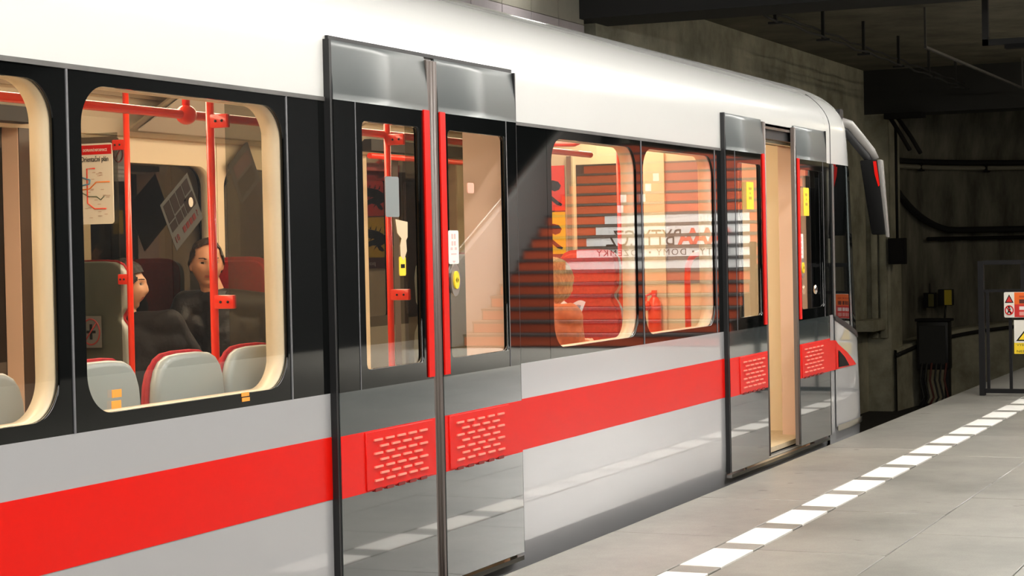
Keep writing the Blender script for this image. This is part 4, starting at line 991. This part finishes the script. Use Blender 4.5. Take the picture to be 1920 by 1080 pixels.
man = person('person', 'man in a dark leather jacket sitting behind a red pole', S(hip=(8.57, 2.19, .665), chest=(8.53, 2.20, .86), neck=(8.47, 2.235, 1.10), head=(8.415, 2.25, 1.235),
    sh=((8.43, 2.385, 1.02), (8.60, 1.985, 1.00)), el=((8.30, 2.41, .76), (8.50, 1.88, .73)), wr=((8.16, 2.32, .67), (8.28, 2.06, .67)), hd=((-.6, -.7, -.2), (-.8, .6, -.2)),
    kn=((8.20, 2.32, .55), (8.20, 2.06, .55)), an=((8.24, 2.32, .14), (8.24, 2.06, .14)), toe=(-1, 0)), (-.74, -.65, -.08), m_skin, ('brown', (.035, .018, .009)), m_leather, m_denim, mask_man, hair_off=.010)
wom = person('person', 'woman in a black coat seated in profile behind a red pole', S(hip=(7.670, 2.20, .665), chest=(7.690, 2.20, .83), neck=(7.675, 2.225, 1.0), head=(7.662, 2.235, 1.135),
    sh=((7.730, 2.38, .95), (7.750, 2.04, .945)), el=((7.850, 2.42, .72), (7.910, 2.0, .74)), wr=((8.050, 2.30, .66), (8.090, 2.12, .66)), hd=((.9, -.2, -.2), (.9, .2, -.2)),
    kn=((8.050, 2.30, .54), (8.050, 2.10, .54)), an=((7.970, 2.30, .14), (7.970, 2.10, .14)), toe=(1, 0)), (.52, -.85, .02), m_skin2, ('dark', (.010, .006, .004)), m_coat, m_denim, mask_woman, hair_off=.014)
bun = wom
red_ = person('person', 'blond reader in a rust-coloured jacket behind the right window', S(hip=(8.85, .64, .66), chest=(8.93, .65, .84), neck=(9.03, .635, .985), head=(9.12, .62, 1.09),
    sh=((9.01, .82, .92), (9.01, .49, .92)), el=((9.14, .87, .72), (9.14, .50, .72)), wr=((9.27, .74, .76), (9.29, .50, .76)), hd=((.7, -.3, .3), (.7, .3, .3)),
    kn=((9.30, .72, .57), (9.30, .52, .57)), an=((9.24, .72, .14), (9.24, .52, .14)), toe=(1, 0)), (.80, -.52, -.28), m_skin2, ('blond', (.55, .34, .12)), m_orange_jacket, m_denim, mask_blond, hair_off=.020)
# newspaper held open
e = empty('newspaper', (9.38, .65, .79)); q = MB()
def np_(u, v_): 
    s_ = abs(u-.5)*2; return (9.36+.03*s_+.10*(v_-.3), .57+.15*u+.05*(1-v_), .79+.20*v_+.01*math.sin(u*9))
q.grid(np_, 12, 6); q.build('sheet', mat('newsprint', (.62, .64, .70), .7), e)
for k in range(5):
    z0 = .10+.17*k; q = MB(); q.grid(lambda u, v_: Vector(np_(.08+.36*u, z0+.1*v_))+Vector((-.003, 0, .001)), 4, 1); q.build('print_column', mat('news_ink', (.22, .23, .30), .7), e)
    q = MB(); q.grid(lambda u, v_: Vector(np_(.56+.36*u, z0+.1*v_))+Vector((-.003, 0, .001)), 4, 1); q.build('print_column', mat('news_ink', (.22, .23, .30), .7), e)
tag(e, 'open newspaper held by the blond reader', 'newspaper')

# ================================================================== TUNNEL END FURNITURE
GX = 15.93
gate = tag(empty('platform_end_gate', (GX, -.9, 0)), 'dark iron gate with warning signs closing the platform end', 'gate')
def gbar(name, y0, y1, z0, z1, t=.02): MB().box(GX-t/2, GX+t/2, min(y0, y1), max(y0, y1), z0, z1).build(name, m_iron, gate)
gbar('gate_post', -.315, -.36, 0, 1.10, .05); gbar('gate_post', -1.60, -1.645, 0, 1.30, .05)
gbar('top_rail', -.36, -1.60, 1.07, 1.105, .035); gbar('bottom_rail', -.36, -1.60, .02, .055, .035); gbar('middle_rail', -.36, -1.60, .845, .868)
for yy in (-.387, -.568, -.745, -.925, -1.105, -1.285, -1.465): gbar('gate_bar', yy-.012, yy+.012, .055, .845 if yy > -.6 else 1.07)
gbar('upper_bar', -.655, -.70, .868, 1.07)
X = GX-.022
sg = tag(empty('warning_sign', (X, -.7, .638)), 'white and orange-red sign with a prohibition ring on the gate', 'sign')
MB().prism(rrect(-.90, -.523, .638, .845, .012, 3), 'x', X-.003, X).build('plate', m_paper, sg)
MB().box(X-.004, X-.003, -.897, -.606, .745, .842).build('orange_field', mat('orange_field', (.85, .14, .01), .5), sg)
MB().box(X-.004, X-.003, -.897, -.606, .641, .745).build('red_field', mat('sign_red', (.62, .02, .015), .5), sg)
MB().prism([(-.530, .758), (-.600, .758), (-.565, .826)], 'x', X-.005, X-.003).build('triangle_border', m_blk, sg)
MB().prism([(-.540, .764), (-.590, .764), (-.565, .812)], 'x', X-.006, X-.005).build('red_triangle', mat('sign_red', (.62, .02, .015), .5), sg)
MB().tube([(X-.006, -.565+.032*math.cos(2*PI*k/28), .698+.036*math.sin(2*PI*k/28)) for k in range(28)], .0045, 6, closed=True).build('ring', m_red, sg)
MB().tube([(X-.006, -.542, .724), (X-.006, -.588, .672)], .004, 6).build('bar', m_red, sg)
q = MB(); q.ball((X-.005, -.563, .722), (.003, .007, .008), seg=8, ring=6); q.prism([(-.553, .712), (-.575, .712), (-.573, .69), (-.582, .668), (-.574, .667), (-.563, .686), (-.552, .668), (-.546, .672), (-.556, .692)], 'x', X-.0065, X-.004); q.build('walking_figure', m_blk, sg)
for k, (z0, z1, mm) in enumerate(((.80, .815, 'dark_orange_ink'), (.752, .785, 'dark_ink'), (.70, .728, 'white_ink'), (.655, .685, 'pale_red_text'))):
    mt = mat(mm, {'dark_orange_ink': (.55, .07, .01), 'dark_ink': (.10, .015, .01), 'white_ink': (.8, .7, .66), 'pale_red_text': (.72, .30, .26)}[mm], .6)
    for j in range(4): MB().box(X-.0055, X-.004, -.645-.058*j-.042, -.645-.058*j, z0, z1).build('text_mark', mt, sg)
s2 = tag(empty('voltage_sign', (X, -.74, .343)), 'white and yellow high voltage sign with a warning triangle', 'sign')
MB().box(X-.003, X, -.88, -.60, .343, .617).build('plate', m_paper, s2)
MB().box(X-.004, X-.003, -.88, -.60, .343, .432).build('yellow_field', m_yel, s2)
MB().prism([(-.615, .447), (-.865, .447), (-.74, .607)], 'x', X-.005, X-.003).build('triangle_border', m_blk, s2)
MB().prism([(-.637, .458), (-.843, .458), (-.74, .590)], 'x', X-.006, X-.005).build('yellow_triangle', m_yel, s2)
MB().prism([(-.735, .565), (-.752, .565), (-.742, .525), (-.758, .525), (-.737, .468), (-.741, .508), (-.727, .508)], 'x', X-.007, X-.006).build('lightning_bolt', m_blk, s2)
for t, z in (('VYSOK\u00c9 NAP\u011aT\u00cd', .407), ('\u017dIVOTU', .381), ('NEBEZPE\u010cNO', .355)):
    q = MB(); text_into(q, t, .026, (X-.0045, -.74, z), (0, -1, 0), (0, 0, 1), width=.24 if len(t) > 8 else .12, center=True); q.build('sign_text', mat('sign_brown_ink', (.10, .08, .01), .6), s2)
# equipment in the dark
e = tag(empty('signal_cabinet', (28.1, 2.7, -1.15)), 'black trackside cabinet with hanging cables beside the tunnel portal', 'cabinet')
MB().box(27.93, 28.2, 2.30, 2.76, -.60, .10).build('body', m_seal, e, bevel=.02); MB().box(27.91, 28.22, 2.27, 2.78, .10, .14).build('lid', m_iron, e, bevel=.01)
for yy in (2.35, 2.70): MB().box(28.0, 28.2, yy-.03, yy+.03, -1.15, -.60).build('leg', m_seal, e)
MB().box(27.918, 27.93, 2.34, 2.72, -.52, .04).build('door', m_cable, e); 
for k in range(6):
    yy = 2.33+.07*k; MB().tube([(27.91, yy, -.5), (27.90, yy+.03, -.75), (27.92, yy-.02, -1.0), (27.88, yy+.05, -1.14)], .016, 6).build('cable', m_cable if k % 3 else mat('dull_red_cable', (.09, .02, .015), .6), e)
e = tag(empty('yellow_box', (29.85, 2.70, .28)), 'small yellow and black box on the dark tunnel wall', 'box')
MB().box(29.72, 29.86, 2.58, 2.80, .27, .52).build('case', m_seal, e, bevel=.01); MB().box(29.705, 29.72, 2.59, 2.70, .28, .51).build('yellow_door', mat('dirty_yellow', (.55, .42, .02), .6), e); MB().tube([(29.8, 2.7, .27), (29.8, 2.72, .05)], .015, 6).build('conduit', m_cable, e)
e = tag(empty('grey_box', (29.5, 2.9, .2)), 'dull dark box beside the yellow box in the tunnel', 'box')
MB().box(29.30, 29.42, 2.76, 2.94, .25, .48).build('case', m_iron, e, bevel=.01); MB().box(29.288, 29.30, 2.78, 2.86, .27, .46).build('olive_label', mat('olive_label', (.10, .09, .02), .7), e); MB().tube([(29.36, 2.85, .48), (29.36, 2.85, .62)], .012, 6).build('conduit', m_cable, e)
# cables under the tunnel slab
for k, (yy, zz, lb) in enumerate(((1.86, 3.46, 'upper thin cable slung under the tunnel slab'), (1.80, 3.38, 'lower thin cable slung under the tunnel slab'))):
    tag(MB().tube([(17.05+.2525*j, yy+.01*math.sin(j), zz-.02*math.sin(j*.78)**2) for j in range(41)], .012, 6).build('slung_cable', m_cable), lb, 'cable')
for j in range(6):
    xx = 17.6+1.75*j; h = MB().box(xx-.02, xx+.02, 1.82, 1.85, 3.36, 3.72); h.box(xx-.03, xx+.03, 1.76, 1.90, 3.345, 3.365)
    tag(h.build('cable_hanger', m_sbeam), ['black cable hanger nearest the station beam', 'second black cable hanger from the station beam', 'third black cable hanger from the station beam', 'fourth black cable hanger from the station beam', 'fifth black cable hanger from the station beam', 'black cable hanger nearest the tunnel portal'][j], 'hanger')
e = tag(empty('ceiling_frame', (18, -.7, 3.06)), 'dark U-shaped metal frame hanging from the tunnel slab', 'frame')
MB().box(17.97, 18.03, -.07, -.015, 3.06, 3.72).build('upright', m_sbeam, e); MB().box(17.97, 18.03, -1.4, -.015, 3.06, 3.115).build('crossbar', m_sbeam, e); MB().box(17.97, 18.03, -1.4, -1.345, 3.115, 3.72).build('upright', m_sbeam, e); MB().box(17.94, 18.06, -.95, -.22, 3.02, 3.06).build('tray', m_iron, e)
tag(MB().box(20.2, 26.8, .955, .985, 3.29, 3.315).box(20.2, 20.22, .96, .98, 3.315, 3.72).box(26.5, 26.52, .96, .98, 3.315, 3.72).build('cable_tray', m_under), 'dull thin cable tray running towards the portal beam', 'cable tray')
